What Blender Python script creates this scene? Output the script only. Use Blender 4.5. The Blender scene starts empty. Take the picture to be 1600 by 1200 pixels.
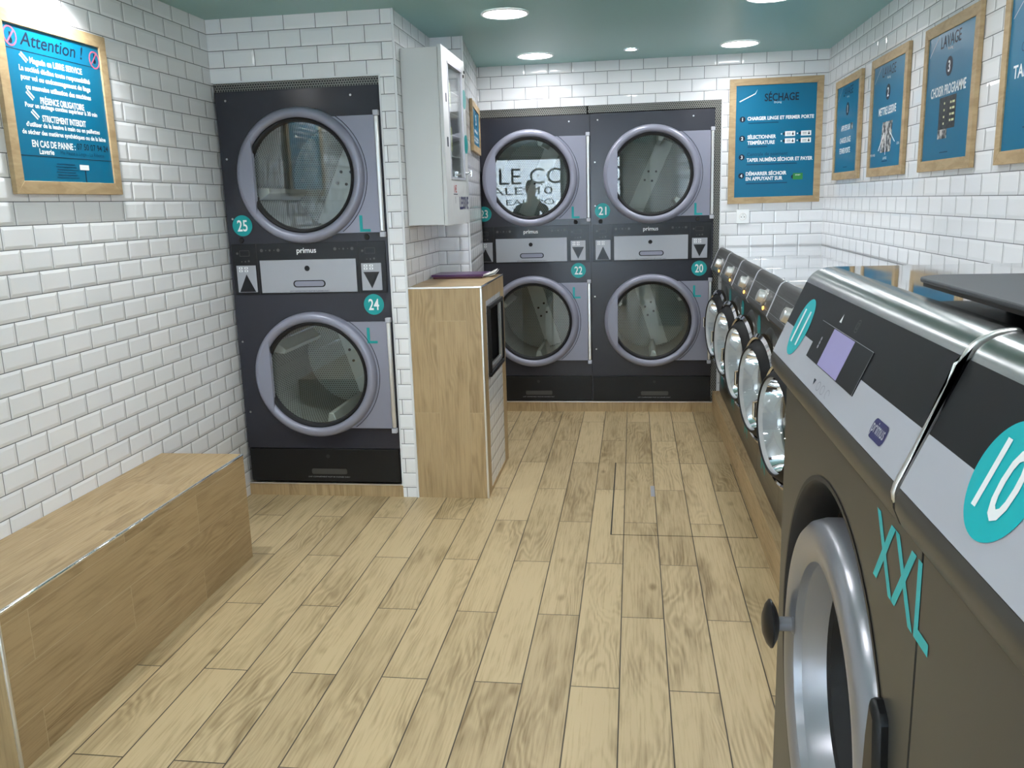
import bpy, bmesh, math, random
from mathutils import Vector, Matrix
random.seed(7)
PI = math.pi
S = bpy.context.scene
COL = S.collection

# ------------------------------------------------------------------ room
XL, XR, YF = -1.9638, 1.2007, -2.6
YA, YB, YC, HC = 3.9986, 4.7323, 5.8119, 2.3069
XC = -1.0735                       # right edge of the alcove pier
TT, TW, A0 = 0.0756, 0.152, 0.0634  # metro tile row height, width, first partial row
def s2l(c):
    return tuple((v/12.92 if v <= .04045 else ((v+.055)/1.055)**2.4) for v in c)
def hexc(h):
    return s2l(tuple(int(h[i:i+2], 16)/255 for i in (0, 2, 4)))

# ------------------------------------------------------------------ node helper
class NT:
    def __init__(s, name):
        s.m = bpy.data.materials.new(name); s.m.use_nodes = True
        s.t = s.m.node_tree; s.t.nodes.clear()
        s.out = s.t.nodes.new('ShaderNodeOutputMaterial')
    def n(s, typ, ins=None, **kw):
        nd = s.t.nodes.new('ShaderNode'+typ)
        for k, v in kw.items(): setattr(nd, k, v)
        for k, v in (ins or {}).items(): s.set(nd.inputs[k], v)
        return nd
    def set(s, sock, v):
        if isinstance(v, bpy.types.NodeSocket): s.t.links.new(v, sock)
        elif v is not None:
            if sock.type == 'RGBA' and len(v) == 3: v = (*v, 1)
            sock.default_value = v
    def math(s, op, a, b=None, c=None, clamp=False):
        nd = s.n('Math', operation=op, use_clamp=clamp); s.set(nd.inputs[0], a)
        if b is not None: s.set(nd.inputs[1], b)
        if c is not None: s.set(nd.inputs[2], c)
        return nd.outputs[0]
    def mix(s, f, a, b):
        nd = s.n('Mix', data_type='RGBA'); s.set(nd.inputs[0], f); s.set(nd.inputs[6], a); s.set(nd.inputs[7], b)
        return nd.outputs[2]
    def mixf(s, f, a, b):
        nd = s.n('Mix', data_type='FLOAT'); s.set(nd.inputs[0], f); s.set(nd.inputs[2], a); s.set(nd.inputs[3], b)
        return nd.outputs[0]
    def ramp(s, v, lo, hi, smooth=True):
        nd = s.n('MapRange', interpolation_type='SMOOTHSTEP' if smooth else 'LINEAR')
        s.set(nd.inputs[0], v); nd.inputs[1].default_value = lo; nd.inputs[2].default_value = hi
        return nd.outputs[0]
    def noise(s, vec, scale, detail=3, rough=.55, dist=0, dim='3D'):
        nd = s.n('TexNoise', noise_dimensions=dim); s.set(nd.inputs['Vector'], vec)
        nd.inputs['Scale'].default_value = scale; nd.inputs['Detail'].default_value = detail
        nd.inputs['Roughness'].default_value = rough; nd.inputs['Distortion'].default_value = dist
        return nd.outputs['Fac']
    def vec(s, x, y, z=0.0):
        nd = s.n('CombineXYZ'); s.set(nd.inputs[0], x); s.set(nd.inputs[1], y); s.set(nd.inputs[2], z)
        return nd.outputs[0]
    def uv(s):
        nd = s.n('UVMap'); nd.uv_map = 'UVMap'
        sp = s.n('SeparateXYZ'); s.t.links.new(nd.outputs[0], sp.inputs[0])
        return sp.outputs[0], sp.outputs[1]
    def obj(s): return s.n('TexCoord').outputs['Object']
    def bump(s, h, strength=.5, dist=.01):
        nd = s.n('Bump'); s.set(nd.inputs['Height'], h)
        nd.inputs['Strength'].default_value = strength; nd.inputs['Distance'].default_value = dist
        return nd.outputs[0]
    def bsdf(s, color, rough=.5, metal=0., normal=None, spec=.5, coat=0., trans=0., emis=None, estr=0., ior=1.45):
        nd = s.n('BsdfPrincipled')
        s.set(nd.inputs['Base Color'], color); s.set(nd.inputs['Roughness'], rough)
        s.set(nd.inputs['Metallic'], metal); nd.inputs['Specular IOR Level'].default_value = spec
        nd.inputs['Coat Weight'].default_value = coat; nd.inputs['Coat Roughness'].default_value = .06
        nd.inputs['Transmission Weight'].default_value = trans; nd.inputs['IOR'].default_value = ior
        if emis is not None:
            s.set(nd.inputs['Emission Color'], emis); nd.inputs['Emission Strength'].default_value = estr
        if normal is not None: s.set(nd.inputs['Normal'], normal)
        s.t.links.new(nd.outputs[0], s.out.inputs[0])
        return s.m

def plain(name, color, rough=.5, metal=0., spec=.5, coat=0., grain=0., gscale=60, var=.0):
    t = NT(name)
    nrm = None
    c = color
    nz = t.noise(t.obj(), gscale, 3)
    if var: c = t.mix(nz, tuple(v*(1-var) for v in color), tuple(min(1, v*(1+var)) for v in color))
    if grain: nrm = t.bump(nz, grain, .002)
    return t.bsdf(c, rough, metal, nrm, spec, coat)

# ------------------------------------------------------------------ materials
def tile_mat():
    t = NT('glazed_metro_tile')
    u, v = t.uv()
    vt = t.math('DIVIDE', v, TT); row = t.math('FLOOR', vt)
    par = t.math('FLOORED_MODULO', row, 2.0)
    uu = t.math('ADD', t.math('DIVIDE', u, TW), t.math('MULTIPLY', par, .5))
    fu = t.math('FRACT', uu); fv = t.math('FRACT', vt)
    du = t.math('MULTIPLY', t.math('MINIMUM', fu, t.math('SUBTRACT', 1.0, fu)), TW)
    dv = t.math('MULTIPLY', t.math('MINIMUM', fv, t.math('SUBTRACT', 1.0, fv)), TT)
    d = t.math('MINIMUM', du, dv)
    g = t.ramp(d, .0010, .0018)
    bev = t.ramp(d, .0012, .0125, False)
    cell = t.vec(t.math('FLOOR', uu), row)
    wn = t.n('TexWhiteNoise', {'Vector': cell}, noise_dimensions='2D')
    sp = t.n('SeparateXYZ'); t.t.links.new(wn.outputs['Color'], sp.inputs[0])
    tilt = t.math('ADD', t.math('MULTIPLY', t.math('SUBTRACT', sp.outputs[0], .5), t.math('MULTIPLY', fu, .35)),
                  t.math('MULTIPLY', t.math('SUBTRACT', sp.outputs[1], .5), t.math('MULTIPLY', fv, .2)))
    wav = t.math('MULTIPLY', t.noise(t.vec(u, v), 16, 1), .10)
    h = t.math('ADD', t.math('ADD', t.math('MULTIPLY', bev, 1.0), tilt), wav)
    h = t.math('MULTIPLY', h, g)
    nrm = t.bump(h, .8, .0028)
    white = t.mix(sp.outputs[2], (.83, .84, .85), (.88, .885, .89))
    col = t.mix(g, (.115, .125, .13), white)
    return t.bsdf(col, t.mixf(g, .8, .09), 0, nrm, .5)

def plank_mat(name, light, dark, grout, gw=.0020, W=.1475, L=.9075, rough=.42, stain=.42):
    """oak look porcelain planks: u across, v along, half bond"""
    t = NT(name)
    u, v = t.uv()
    ut = t.math('DIVIDE', u, W); col = t.math('FLOOR', ut)
    par = t.math('FLOORED_MODULO', col, 2.0)
    vt = t.math('ADD', t.math('DIVIDE', v, L), t.math('MULTIPLY', par, .5)); rw = t.math('FLOOR', vt)
    fu = t.math('FRACT', ut); fv = t.math('FRACT', vt)
    du = t.math('MULTIPLY', t.math('MINIMUM', fu, t.math('SUBTRACT', 1.0, fu)), W)
    dv = t.math('MULTIPLY', t.math('MINIMUM', fv, t.math('SUBTRACT', 1.0, fv)), L)
    d = t.math('MINIMUM', du, dv)
    g = t.ramp(d, gw*.6, gw*1.3)
    wn = t.n('TexWhiteNoise', {'Vector': t.vec(col, rw)}, noise_dimensions='2D')
    sp = t.n('SeparateXYZ'); t.t.links.new(wn.outputs['Color'], sp.inputs[0])
    r1, r2, r3 = sp.outputs
    ou = t.math('ADD', u, t.math('MULTIPLY', r1, 37.0)); ov = t.math('ADD', v, t.math('MULTIPLY', r2, 53.0))
    # cathedral rings: distorted long bands
    warp = t.noise(t.vec(t.math('MULTIPLY', ou, 5.0), t.math('MULTIPLY', ov, 1.1)), 1.0, 3, .5, .4)
    ring = t.math('SINE', t.math('MULTIPLY', t.math('ADD', t.math('MULTIPLY', ou, 2.2), t.math('MULTIPLY', warp, 1.0)), 105.0))
    ring = t.math('MULTIPLY', t.math('ADD', ring, 1.0), .5)
    rmask = t.ramp(t.noise(t.vec(t.math('MULTIPLY', ou, 4.0), t.math('MULTIPLY', ov, 1.3), 9.0), 1.0, 2), .42, .66)
    fine = t.noise(t.vec(t.math('MULTIPLY', ou, 150.0), t.math('MULTIPLY', ov, 5.0)), 1.0, 4, .6)
    broad = t.noise(t.vec(t.math('MULTIPLY', ou, 16.0), t.math('MULTIPLY', ov, 2.2), 3.0), 1.0, 4, .6, .6)
    vo = t.n('TexVoronoi', {'Vector': t.vec(t.math('MULTIPLY', ou, 6.5), t.math('MULTIPLY', ov, 3.1))}, feature='F1')
    vo.inputs['Scale'].default_value = 1.0
    knot = t.math('SUBTRACT', 1.0, t.ramp(vo.outputs['Distance'], .02, .15))
    kn = t.math('MULTIPLY', knot, t.ramp(t.noise(t.vec(ou, ov, 2.0), 3.1, 2), .5, .62))
    f = t.math('MULTIPLY', t.ramp(fine, .42, .75), .42)
    f = t.math('ADD', f, t.math('MULTIPLY', t.math('MULTIPLY', ring, rmask), .46))
    f = t.math('ADD', f, t.math('MULTIPLY', t.ramp(broad, .42, .78), .5))
    f = t.math('ADD', f, t.math('MULTIPLY', kn, .8))
    f = t.math('ADD', f, t.math('MULTIPLY', t.math('SUBTRACT', r3, .5), stain), clamp=True)
    c = t.mix(f, light, dark)
    c = t.mix(g, grout, c)
    nrm = t.bump(t.math('ADD', g, t.math('MULTIPLY', fine, -.12)), .35, .0015)
    return t.bsdf(c, t.mixf(t.ramp(fine, .3, .8), rough-.05, rough+.12), 0, nrm, .45)

def oak_mat():
    t = NT('oak_frame_wood')
    o = t.obj()
    mp = t.n('Mapping', {'Vector': o}); mp.inputs['Scale'].default_value = (7, 7, 26)
    mp2 = t.n('Mapping', {'Vector': o}); mp2.inputs['Scale'].default_value = (26, 26, 120)
    a = t.noise(mp.outputs[0], 1, 3, .6, 1.2); b = t.noise(mp2.outputs[0], 1, 3)
    f = t.math('ADD', t.math('MULTIPLY', t.ramp(a, .35, .7), .55), t.math('MULTIPLY', b, .35))
    c = t.mix(f, (.53, .395, .225), (.345, .235, .12))
    return t.bsdf(c, .5, 0, t.bump(b, .2, .001), .35)

def brushed(name, color, rough=.3, axis=2, amp=.25, metal=1.0, stretch=(2, 2, 260)):
    t = NT(name)
    mp = t.n('Mapping', {'Vector': t.obj()}); mp.inputs['Scale'].default_value = stretch
    nz = t.noise(mp.outputs[0], 1, 2)
    c = t.mix(nz, tuple(v*(1-amp*.5) for v in color), tuple(v*(1+amp*.3) for v in color))
    return t.bsdf(c, t.mixf(nz, rough*.8, rough*1.25), metal, t.bump(nz, .04, .001), .5)

def mirror_steel():
    t = NT('polished_steel_top')
    nz = t.noise(t.obj(), 3.2, 1)
    return t.bsdf((.80, .82, .84), .055, 1.0, t.bump(nz, .12, .012))

def hexdots(t, p, q, pitch):
    """distance to nearest point of a staggered dot grid"""
    def grid(ox, oy):
        a = t.math('SUBTRACT', t.math('FRACT', t.math('ADD', t.math('DIVIDE', p, pitch), ox)), .5)
        b = t.math('SUBTRACT', t.math('FRACT', t.math('ADD', t.math('DIVIDE', q, pitch*1.732), oy)), .5)
        b = t.math('MULTIPLY', b, 1.732)
        return t.math('SQRT', t.math('ADD', t.math('MULTIPLY', a, a), t.math('MULTIPLY', b, b)))
    return t.math('MINIMUM', grid(0, 0), grid(.5, .5))

def grille_mat():
    t = NT('perforated_black_steel'); u, v = t.uv()
    d = hexdots(t, u, v, .0125)
    f = t.ramp(d, .33, .38)
    c = t.mix(f, (.004, .004, .004), (.26, .255, .23))
    return t.bsdf(c, .45, t.math('MULTIPLY', f, .6), None, .4)

def drum_mat(name='perforated_drum_steel', base=(.50, .53, .52), pitch=.0165, hole=(.03, .032, .03)):
    t = NT(name); u, v = t.uv()
    d = hexdots(t, u, v, pitch)
    f = t.ramp(d, .24, .30)
    c = t.mix(f, hole, base)
    return t.bsdf(c, .42, .05, None, .4)

def glass_mat(name, tint=(.75, .8, .78), gloss_rough=.015, refl=1.0):
    t = NT(name)
    tr = t.n('BsdfTransparent', {'Color': tint})
    gl = t.n('BsdfGlossy', {'Color': (1, 1, 1), 'Roughness': gloss_rough})
    fr = t.n('Fresnel'); fr.inputs[0].default_value = 1.5
    f = t.math('MULTIPLY', fr.outputs[0], refl, clamp=True)
    mx = t.n('MixShader', {0: f}); t.t.links.new(tr.outputs[0], mx.inputs[1]); t.t.links.new(gl.outputs[0], mx.inputs[2])
    t.t.links.new(mx.outputs[0], t.out.inputs[0])
    return t.m

def emit_mat(name, color, strength):
    t = NT(name)
    e = t.n('Emission', {'Color': color, 'Strength': strength}); t.t.links.new(e.outputs[0], t.out.inputs[0])
    return t.m

def photo_mat(name, lo, hi, scale):
    t = NT(name)
    nz = t.noise(t.obj(), scale, 3)
    return t.bsdf(t.mix(t.ramp(nz, .4, .65), lo, hi), .4)

M = dict(
    tile=tile_mat(),
    floor=plank_mat('oak_look_floor_planks', (.535, .415, .235), (.24, .170, .08), (.05, .04, .025)),
    bench=plank_mat('oak_look_bench_planks', (.44, .315, .165), (.22, .142, .062), (.52, .40, .235), gw=.0010, stain=.25),
    counter=plank_mat('oak_look_counter_planks', (.49, .355, .19), (.26, .172, .078), (.52, .40, .235), gw=.0009, stain=.12),
    ceil=plain('teal_ceiling_paint', (.235, .435, .41), .36, grain=.02, gscale=9),
    oak=oak_mat(),
    dark=plain('anthracite_enamel', (.030, .031, .041), .20, 0, .5, .0, grain=.02, gscale=7),
    black=plain('black_plastic', (.0085, .0088, .0095), .38, spec=.4),
    blackgl=plain('black_gloss_panel', (.012, .013, .015), .22, spec=.45),
    rubber=plain('black_rubber_gasket', (.010, .010, .011), .55, spec=.35),
    grey=plain('grey_door_enamel', (.275, .280, .345), .33, .2, .5),
    silver=plain('silver_panel_paint', (.40, .41, .44), .42, .35, .5),
    silver2=plain('pale_grey_fascia', (.50, .51, .56), .40, .1, .5),
    screw=plain('bright_screw_steel', (.7, .7, .7), .3, 1.0),
    chrome=plain('chrome', (.82, .83, .84), .07, 1.0),
    alu=plain('brushed_aluminium_trim', (.76, .75, .72), .28, .85),
    whitetrim=plain('white_tile_trim', (.80, .82, .83), .25),
    cabinet=plain('white_cabinet_enamel', (.70, .715, .71), .32, grain=.01, gscale=30),
    white=plain('white_lettering', (.90, .92, .92), .5),
    paper=plain('white_paper', (.82, .82, .80), .6, var=.05, gscale=20),
    teal=plain('teal_vinyl', hexc('0E9C9C'), .35),
    tealb=plain('bright_teal_vinyl', (.005, .48, .52), .35),
    poster=plain('blue_poster_print', (.0, .150, .275), .30, spec=.5),
    navy=plain('dark_navy_print', (.006, .012, .03), .45),
    navyp=plain('navy_badge', (.035, .035, .13), .35),
    pink=plain('pink_pictogram_print', (.55, .12, .20), .45),
    green=plain('green_button_print', (.03, .25, .06), .45),
    blueline=plain('dark_blue_small_print', (.0, .055, .125), .4),
    washer=brushed('dark_steel_washer_front', (.125, .122, .105), .30, metal=.85, stretch=(1.5, 1.5, 120)),
    washerb=plain('bronze_grey_washer_front', (.088, .086, .078), .36, .35, .45, grain=.02, gscale=6),
    fascia=brushed('dark_washer_fascia', (.085, .083, .079), .38, metal=.4, stretch=(3, 3, 150)),
    cap=brushed('brushed_steel_cap', (.47, .49, .485), .20, metal=1.0, stretch=(150, 1.2, 150)),
    top=mirror_steel(),
    door_silver=plain('silver_door_ring', (.33, .335, .36), .28, .55, .5),
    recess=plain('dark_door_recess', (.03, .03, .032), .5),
    fascia_dark=plain('charcoal_fascia', (.0105, .0115, .013), .40, spec=.32),
    lilac=None, amber=None,
    glass=glass_mat('smoked_door_glass', (.80, .84, .80), .012, 2.2),
    wglass=glass_mat('clear_glass', (.95, .97, .97), .005, .45),
    bowl=glass_mat('washer_bowl_glass', (.92, .95, .96), .04, 2.6),
    drum=drum_mat(), drumback=drum_mat('perforated_drum_back', (.50, .53, .51), .0135, (.10, .105, .10)),
    baffle=plain('drum_baffle_steel', (.74, .76, .74), .42, .1),
    tub=brushed('washer_drum_steel', (.84, .86, .88), .24, metal=.5, stretch=(30, 30, 30)),
    grille=grille_mat(),
    lid=plain('dark_grey_textured_plastic', (.060, .064, .072), .5, grain=.25, gscale=500),
    yellow=plain('pale_yellow_tag', (.72, .74, .42), .6),
    purple=plain('purple_magazine_cover', (.10, .03, .13), .3),
    dkred=plain('dark_red_magazine_cover', (.12, .02, .03), .3),
    red=plain('red_print', (.45, .02, .02), .5),
    lamp=emit_mat('led_panel', (.965, .965, 1.0), 11.5),
    spotlamp=emit_mat('led_spot', (.95, .98, 1.0), 45.0),
    stone=plain('pale_stone_facade', (.62, .57, .50), .8, var=.12, gscale=1.4),
    pavement=plain('grey_pavement', (.30, .29, .28), .8, var=.1, gscale=5),
    frame=plain('dark_window_frame', (.05, .06, .06), .4),
    niche=plain('dark_niche', (.02, .02, .02), .8),
    ivory=plain('plain_plaster', (.70, .70, .68), .7),
    skin=plain('skin', (.50, .32, .24), .5), cloth=plain('dark_jacket', (.02, .02, .025), .8),
    trousers=plain('dark_trousers', (.03, .035, .06), .8), hair=plain('dark_hair', (.012, .010, .009), .5),
    photo1=photo_mat('photo_of_steel_hopper', (.05, .05, .05), (.62, .60, .56), 40),
    photo2=photo_mat('photo_of_keypad', (.02, .02, .02), (.05, .05, .05), 60),
    box1=plain('detergent_box_white', (.66, .68, .70), .5, var=.08, gscale=30),
    box2=plain('detergent_box_grey', (.30, .32, .36), .5, var=.15, gscale=30),
)
def _em(name, color, estr):
    t = NT(name); return t.bsdf(color, .3, emis=color, estr=estr)
M['lilac'] = _em('lilac_lit_screen', (.26, .24, .44), .12)
M['amber'] = _em('amber_indicator', (.9, .45, .10), .9)

# ------------------------------------------------------------------ mesh builder
class MB:
    def __init__(s): s.bm = bmesh.new()
    def box(s, x0, x1, y0, y1, z0, z1):
        c = [s.bm.verts.new(p) for p in ((x0,y0,z0),(x1,y0,z0),(x1,y1,z0),(x0,y1,z0),(x0,y0,z1),(x1,y0,z1),(x1,y1,z1),(x0,y1,z1))]
        for f in ((0,3,2,1),(4,5,6,7),(0,1,5,4),(1,2,6,5),(2,3,7,6),(3,0,4,7)): s.bm.faces.new([c[i] for i in f])
        return s
    def prism(s, pts, d0, d1, fn):
        """closed 2-D outline extruded from d0 to d1; fn(a,b,d)->xyz"""
        A = [s.bm.verts.new(fn(a, b, d0)) for a, b in pts]; B = [s.bm.verts.new(fn(a, b, d1)) for a, b in pts]
        s.bm.faces.new(A); s.bm.faces.new(list(reversed(B)))
        n = len(pts)
        for i in range(n):
            j = (i+1) % n; s.bm.faces.new([A[j], A[i], B[i], B[j]])
        return s
    def xz(s, pts, y0, y1): return s.prism(pts, y0, y1, lambda a, b, d: (a, d, b))
    def yz(s, pts, x0, x1): return s.prism(pts, x0, x1, lambda a, b, d: (d, a, b))
    def xy(s, pts, z0, z1): return s.prism(pts, z0, z1, lambda a, b, d: (a, b, d))
    def lathe(s, prof, c, n=64, closed=False, axis='y', a0=0, a1=2*PI):
        full = abs(a1-a0-2*PI) < 1e-6
        m = n if full else n+1
        rings = []
        for r, d in prof:
            if r < 1e-6:
                rings.append([s.bm.verts.new(s._ax(axis, c, 0, 0, d))]*m)
            else:
                rings.append([s.bm.verts.new(s._ax(axis, c, r*math.cos(a0+(a1-a0)*i/n), r*math.sin(a0+(a1-a0)*i/n), d)) for i in range(m)])
        pairs = list(zip(rings, rings[1:]))
        if closed: pairs.append((rings[-1], rings[0]))
        for A, B in pairs:
            for i in range(n):
                j = (i+1) % m
                vs = []
                for v in (A[i], A[j], B[j], B[i]):
                    if v not in vs: vs.append(v)
                if len(vs) > 2:
                    try: s.bm.faces.new(vs)
                    except ValueError: pass
        return s
    @staticmethod
    def _ax(axis, c, a, b, d):
        if axis == 'y': return (c[0]+a, c[1]+d, c[2]+b)
        if axis == 'z': return (c[0]+a, c[1]+b, c[2]+d)
        return (c[0]+d, c[1]+a, c[2]+b)
    def disc(s, c, r, t=.001, n=48, axis='y'):
        """thin disc whose front lies at -t"""
        return s.lathe([(0, -t), (r, -t), (r, 0), (0, 0)], c, n, axis=axis)
    def tube(s, pts, r, n=10):
        pts = [Vector(p) for p in pts]; rings = []
        for i, p in enumerate(pts):
            d = (pts[min(i+1, len(pts)-1)]-pts[max(i-1, 0)]).normalized()
            u = d.orthogonal().normalized(); w = d.cross(u)
            if rings and i:
                pass
            rings.append([s.bm.verts.new(p+r*(math.cos(2*PI*k/n)*u+math.sin(2*PI*k/n)*w)) for k in range(n)])
        for A, B in zip(rings, rings[1:]):
            for k in range(n): s.bm.faces.new([A[k], A[(k+1) % n], B[(k+1) % n], B[k]])
        s.bm.faces.new(rings[0]); s.bm.faces.new(list(reversed(rings[-1])))
        return s
    def plate_hole(s, x0, x1, z0, z1, cx, cz, R, y0, y1, n=64):
        """plate in xz with a round hole, thickness y0..y1"""
        def ringpts(y):
            circ = []; sq = []
            for i in range(n):
                a = 2*PI*i/n; ca, sa = math.cos(a), math.sin(a)
                circ.append(s.bm.verts.new((cx+R*ca, y, cz+R*sa)))
                tx = ((x1-cx)/ca if ca > 1e-9 else (x0-cx)/ca if ca < -1e-9 else 1e9)
                tz = ((z1-cz)/sa if sa > 1e-9 else (z0-cz)/sa if sa < -1e-9 else 1e9)
                k = min(tx, tz); sq.append([cx+k*ca, cz+k*sa])
            for X in (x0, x1):
                for Z in (z0, z1):
                    i = min(range(n), key=lambda i: (sq[i][0]-X)**2+(sq[i][1]-Z)**2); sq[i] = [X, Z]
            return circ, [s.bm.verts.new((p[0], y, p[1])) for p in sq]
        c0, q0 = ringpts(y0); c1, q1 = ringpts(y1)
        for i in range(n):
            j = (i+1) % n
            s.bm.faces.new([c0[i], q0[i], q0[j], c0[j]]); s.bm.faces.new([c1[j], q1[j], q1[i], c1[i]])
            s.bm.faces.new([c0[j], c1[j], c1[i], c0[i]]); s.bm.faces.new([q0[i], q1[i], q1[j], q0[j]])
        return s
    def build(s, name, mat, parent=None, bevel=0., loc=(0,0,0), rot=0., uv=None, smooth=38, seg=2, fixn=True):
        bm = s.bm
        if fixn: bmesh.ops.recalc_face_normals(bm, faces=bm.faces)
        if uv:
            L = bm.loops.layers.uv.new('UVMap')
            for f in bm.faces:
                for l in f.loops: l[L].uv = uv(l.vert.co, f.normal)
        for f in bm.faces: f.smooth = True
        lim = math.radians(smooth)
        for e in bm.edges:
            if len(e.link_faces) != 2 or e.calc_face_angle(9) > lim: e.smooth = False
        me = bpy.data.meshes.new(name); bm.to_mesh(me); bm.free()
        me.materials.append(mat if not isinstance(mat, str) else M[mat])
        o = bpy.data.objects.new(name, me); COL.objects.link(o)
        o.location = loc; o.rotation_euler = (0, 0, rot)
        if parent: o.parent = parent
        if bevel:
            b = o.modifiers.new('edges', 'BEVEL'); b.width = bevel; b.segments = seg; b.limit_method = 'ANGLE'; b.angle_limit = math.radians(40)
            b.harden_normals = False
        return o

def tag(o, label=None, cat=None, group=None, kind=None):
    if label: o['label'] = label
    if cat: o['category'] = cat
    if group: o['group'] = group
    if kind: o['kind'] = kind
    return o
def thing(name, loc, rot, label, cat, group=None):
    o = bpy.data.objects.new(name, None); COL.objects.link(o); o.empty_display_size = .1
    o.location = loc; o.rotation_euler = (0, 0, rot)
    return tag(o, label, cat, group)
def kids(o): return [c for c in COL.objects if c.parent == o]
def dup(o, parent=None):
    c = o.copy(); COL.objects.link(c)
    c.parent = parent
    for ch in kids(o): dup(ch, c)
    return c

# ------------------------------------------------------------------ lettering
def glyphs(mb, items, place, th=.0006):
    """items: (text, u, v, cap height, options) set on a surface; place(u, v, off) -> xyz, u right, v up"""
    for it in items:
        txt, u, v, h = it[:4]; op = it[4] if len(it) > 4 else {}
        cu = bpy.data.curves.new('tmp', 'FONT'); cu.body = txt
        cu.align_x = op.get('al', 'CENTER'); cu.align_y = 'CENTER'
        cu.size = 1.0; cu.offset = op.get('bold', 0.0); cu.shear = op.get('shear', 0.0)
        cu.space_character = op.get('sp', 1.0); cu.resolution_u = op.get('res', 3)
        ob = bpy.data.objects.new('tmp', cu); COL.objects.link(ob)
        dg = bpy.context.evaluated_depsgraph_get(); dg.update()
        me = bpy.data.meshes.new_from_object(ob.evaluated_get(dg))
        xs = [p.co.x for p in me.vertices]; ys = [p.co.y for p in me.vertices]
        if xs:
            x0, x1 = min(xs), max(xs); capk = h/.72
            kx = capk*op.get('wx', 1.0)
            if 'w' in op: kx = op['w']/(x1-x0)
            al = op.get('al', 'CENTER'); cx = {'CENTER': (x0+x1)/2, 'LEFT': x0, 'RIGHT': x1}[al]
            cy = op.get('cy', .36) if 'cy' in op else None
            yc = (min(ys)+max(ys))/2 if op.get('mid', False) else 0.36-.36
            if not op.get('mid', False):
                yc = 0.0
            ang = op.get('rot', 0.0); ca, sa = math.cos(ang), math.sin(ang)
            vs = []
            for p in me.vertices:
                a = (p.co.x-cx)*kx; b = (p.co.y-yc)*capk
                vs.append(mb.bm.verts.new(place(u+a*ca-b*sa, v+a*sa+b*ca, th)))
            for f in me.polygons:
                try: mb.bm.faces.new([vs[i] for i in f.vertices])
                except ValueError: pass
        bpy.data.objects.remove(ob); bpy.data.curves.remove(cu); bpy.data.meshes.remove(me)
    return mb
def front(y): return lambda u, v, off: (u, y-off, v)
def label(name, items, place, mat, parent, th=.0006):
    o = glyphs(MB(), items, place, th).build(name, mat, parent, fixn=False)
    return o
def flat(mb, pts, place, off=.0005):
    vs = [mb.bm.verts.new(place(u, v, off)) for u, v in pts]; mb.bm.faces.new(vs); return mb
def rect(u0, u1, v0, v1): return [(u0, v0), (u1, v0), (u1, v1), (u0, v1)]
def circ(u, v, r, n=40, ry=None):
    return [(u+r*math.cos(2*PI*i/n), v+(ry or r)*math.sin(2*PI*i/n)) for i in range(n)]
def rrect(u0, u1, v0, v1, r, n=6):
    out = []
    for cx, cy, a in ((u1-r, v1-r, 0), (u0+r, v1-r, PI/2), (u0+r, v0+r, PI), (u1-r, v0+r, 1.5*PI)):
        out += [(cx+r*math.cos(a+PI/2*i/n), cy+r*math.sin(a+PI/2*i/n)) for i in range(n+1)]
    return out

# ------------------------------------------------------------------ the room shell
def tile_uv(u0, v0=HC-A0, flip=False, dx=None):
    """u0: position of a vertical joint of an even row"""
    def f(co, n):
        if abs(n.z) > .7: return (co.x, co.y)
        if dx is not None: u = co.x*dx[0]+co.y*dx[1]
        else: u = co.y if abs(n.x) > abs(n.y) else co.x
        return (u-u0, co.z-v0+TT*201)
    return f
def struct(name, mb, mat, **kw):
    return tag(mb.build(name, mat, **kw), kind='structure')
FX0, FY0 = -.0425, 2.800
floor_uv = lambda co, n: (co.x-FX0+.1475*100, co.y-FY0+.9075*100)
struct('floor', MB().box(XL-.1, XR+.1, YF-.1, 6.9, -.06, 0), 'floor', uv=floor_uv)
struct('ceiling', MB().box(XL-.1, XR+.1, YF-.1, 6.9, HC, HC+.08), 'ceil')
struct('wall_left', MB().box(XL-.1, XL, YF, 6.9, 0, HC), 'tile', uv=tile_uv(3.6205))
struct('wall_right', MB().box(XR, XR+.1, YF, 6.9, 0, HC), 'tile', uv=tile_uv(3.264))
OX1 = -1.149                                           # right side of the alcove opening
struct('wall_alcove', MB().box(XL, OX1, YA, YA+.12, 2.0275, HC).box(OX1, XC, YA, YB+.04, 0, HC), 'tile', uv=tile_uv(-1.8135))
struct('wall_pilaster', MB().xy([(XC-.25, YB), (-.8995, YB), (-1.0113, YC-.001), (XC-.25, YC-.001)], 0, HC), 'tile', uv=tile_uv(-1.03))
BX1 = .5585                                            # right side of the rear opening
struct('wall_back', MB().box(-1.30, BX1, YC, YC+.12, 2.0375, HC).box(BX1, XR, YC, YC+.12, 0, HC), 'tile', uv=tile_uv(1.1284+.076))
struct('wall_niche', MB().box(XL, XC, 4.92, 5.0, 0, HC).box(-1.36, -1.30, 5.82, 6.8, 0, HC).box(-1.3, XR, 6.72, 6.8, 0, HC), 'niche')
# plinths under the dryers, one row of planks with a pale edge strip
pl_uv = lambda co, n: (co.z+.02, co.x) if abs(n.y) > .5 else (co.y, co.x)
struct('trim_1', MB().box(XL, OX1, YA, 4.9, 0, .060), 'counter', uv=lambda co, n: (co.x*1.0+5, co.z+.3))
struct('trim_2', MB().box(-1.30, XR, YC, 6.7, 0, .066), 'counter', uv=lambda co, n: (co.x*1.0+5, co.z+.3))
struct('trim_3', MB().box(XL, OX1, YA-.003, YA+.02, .060, .067), 'alu')
struct('trim_4', MB().box(-1.01, .58, YC-.003, YC+.02, .066, .073), 'alu')
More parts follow.
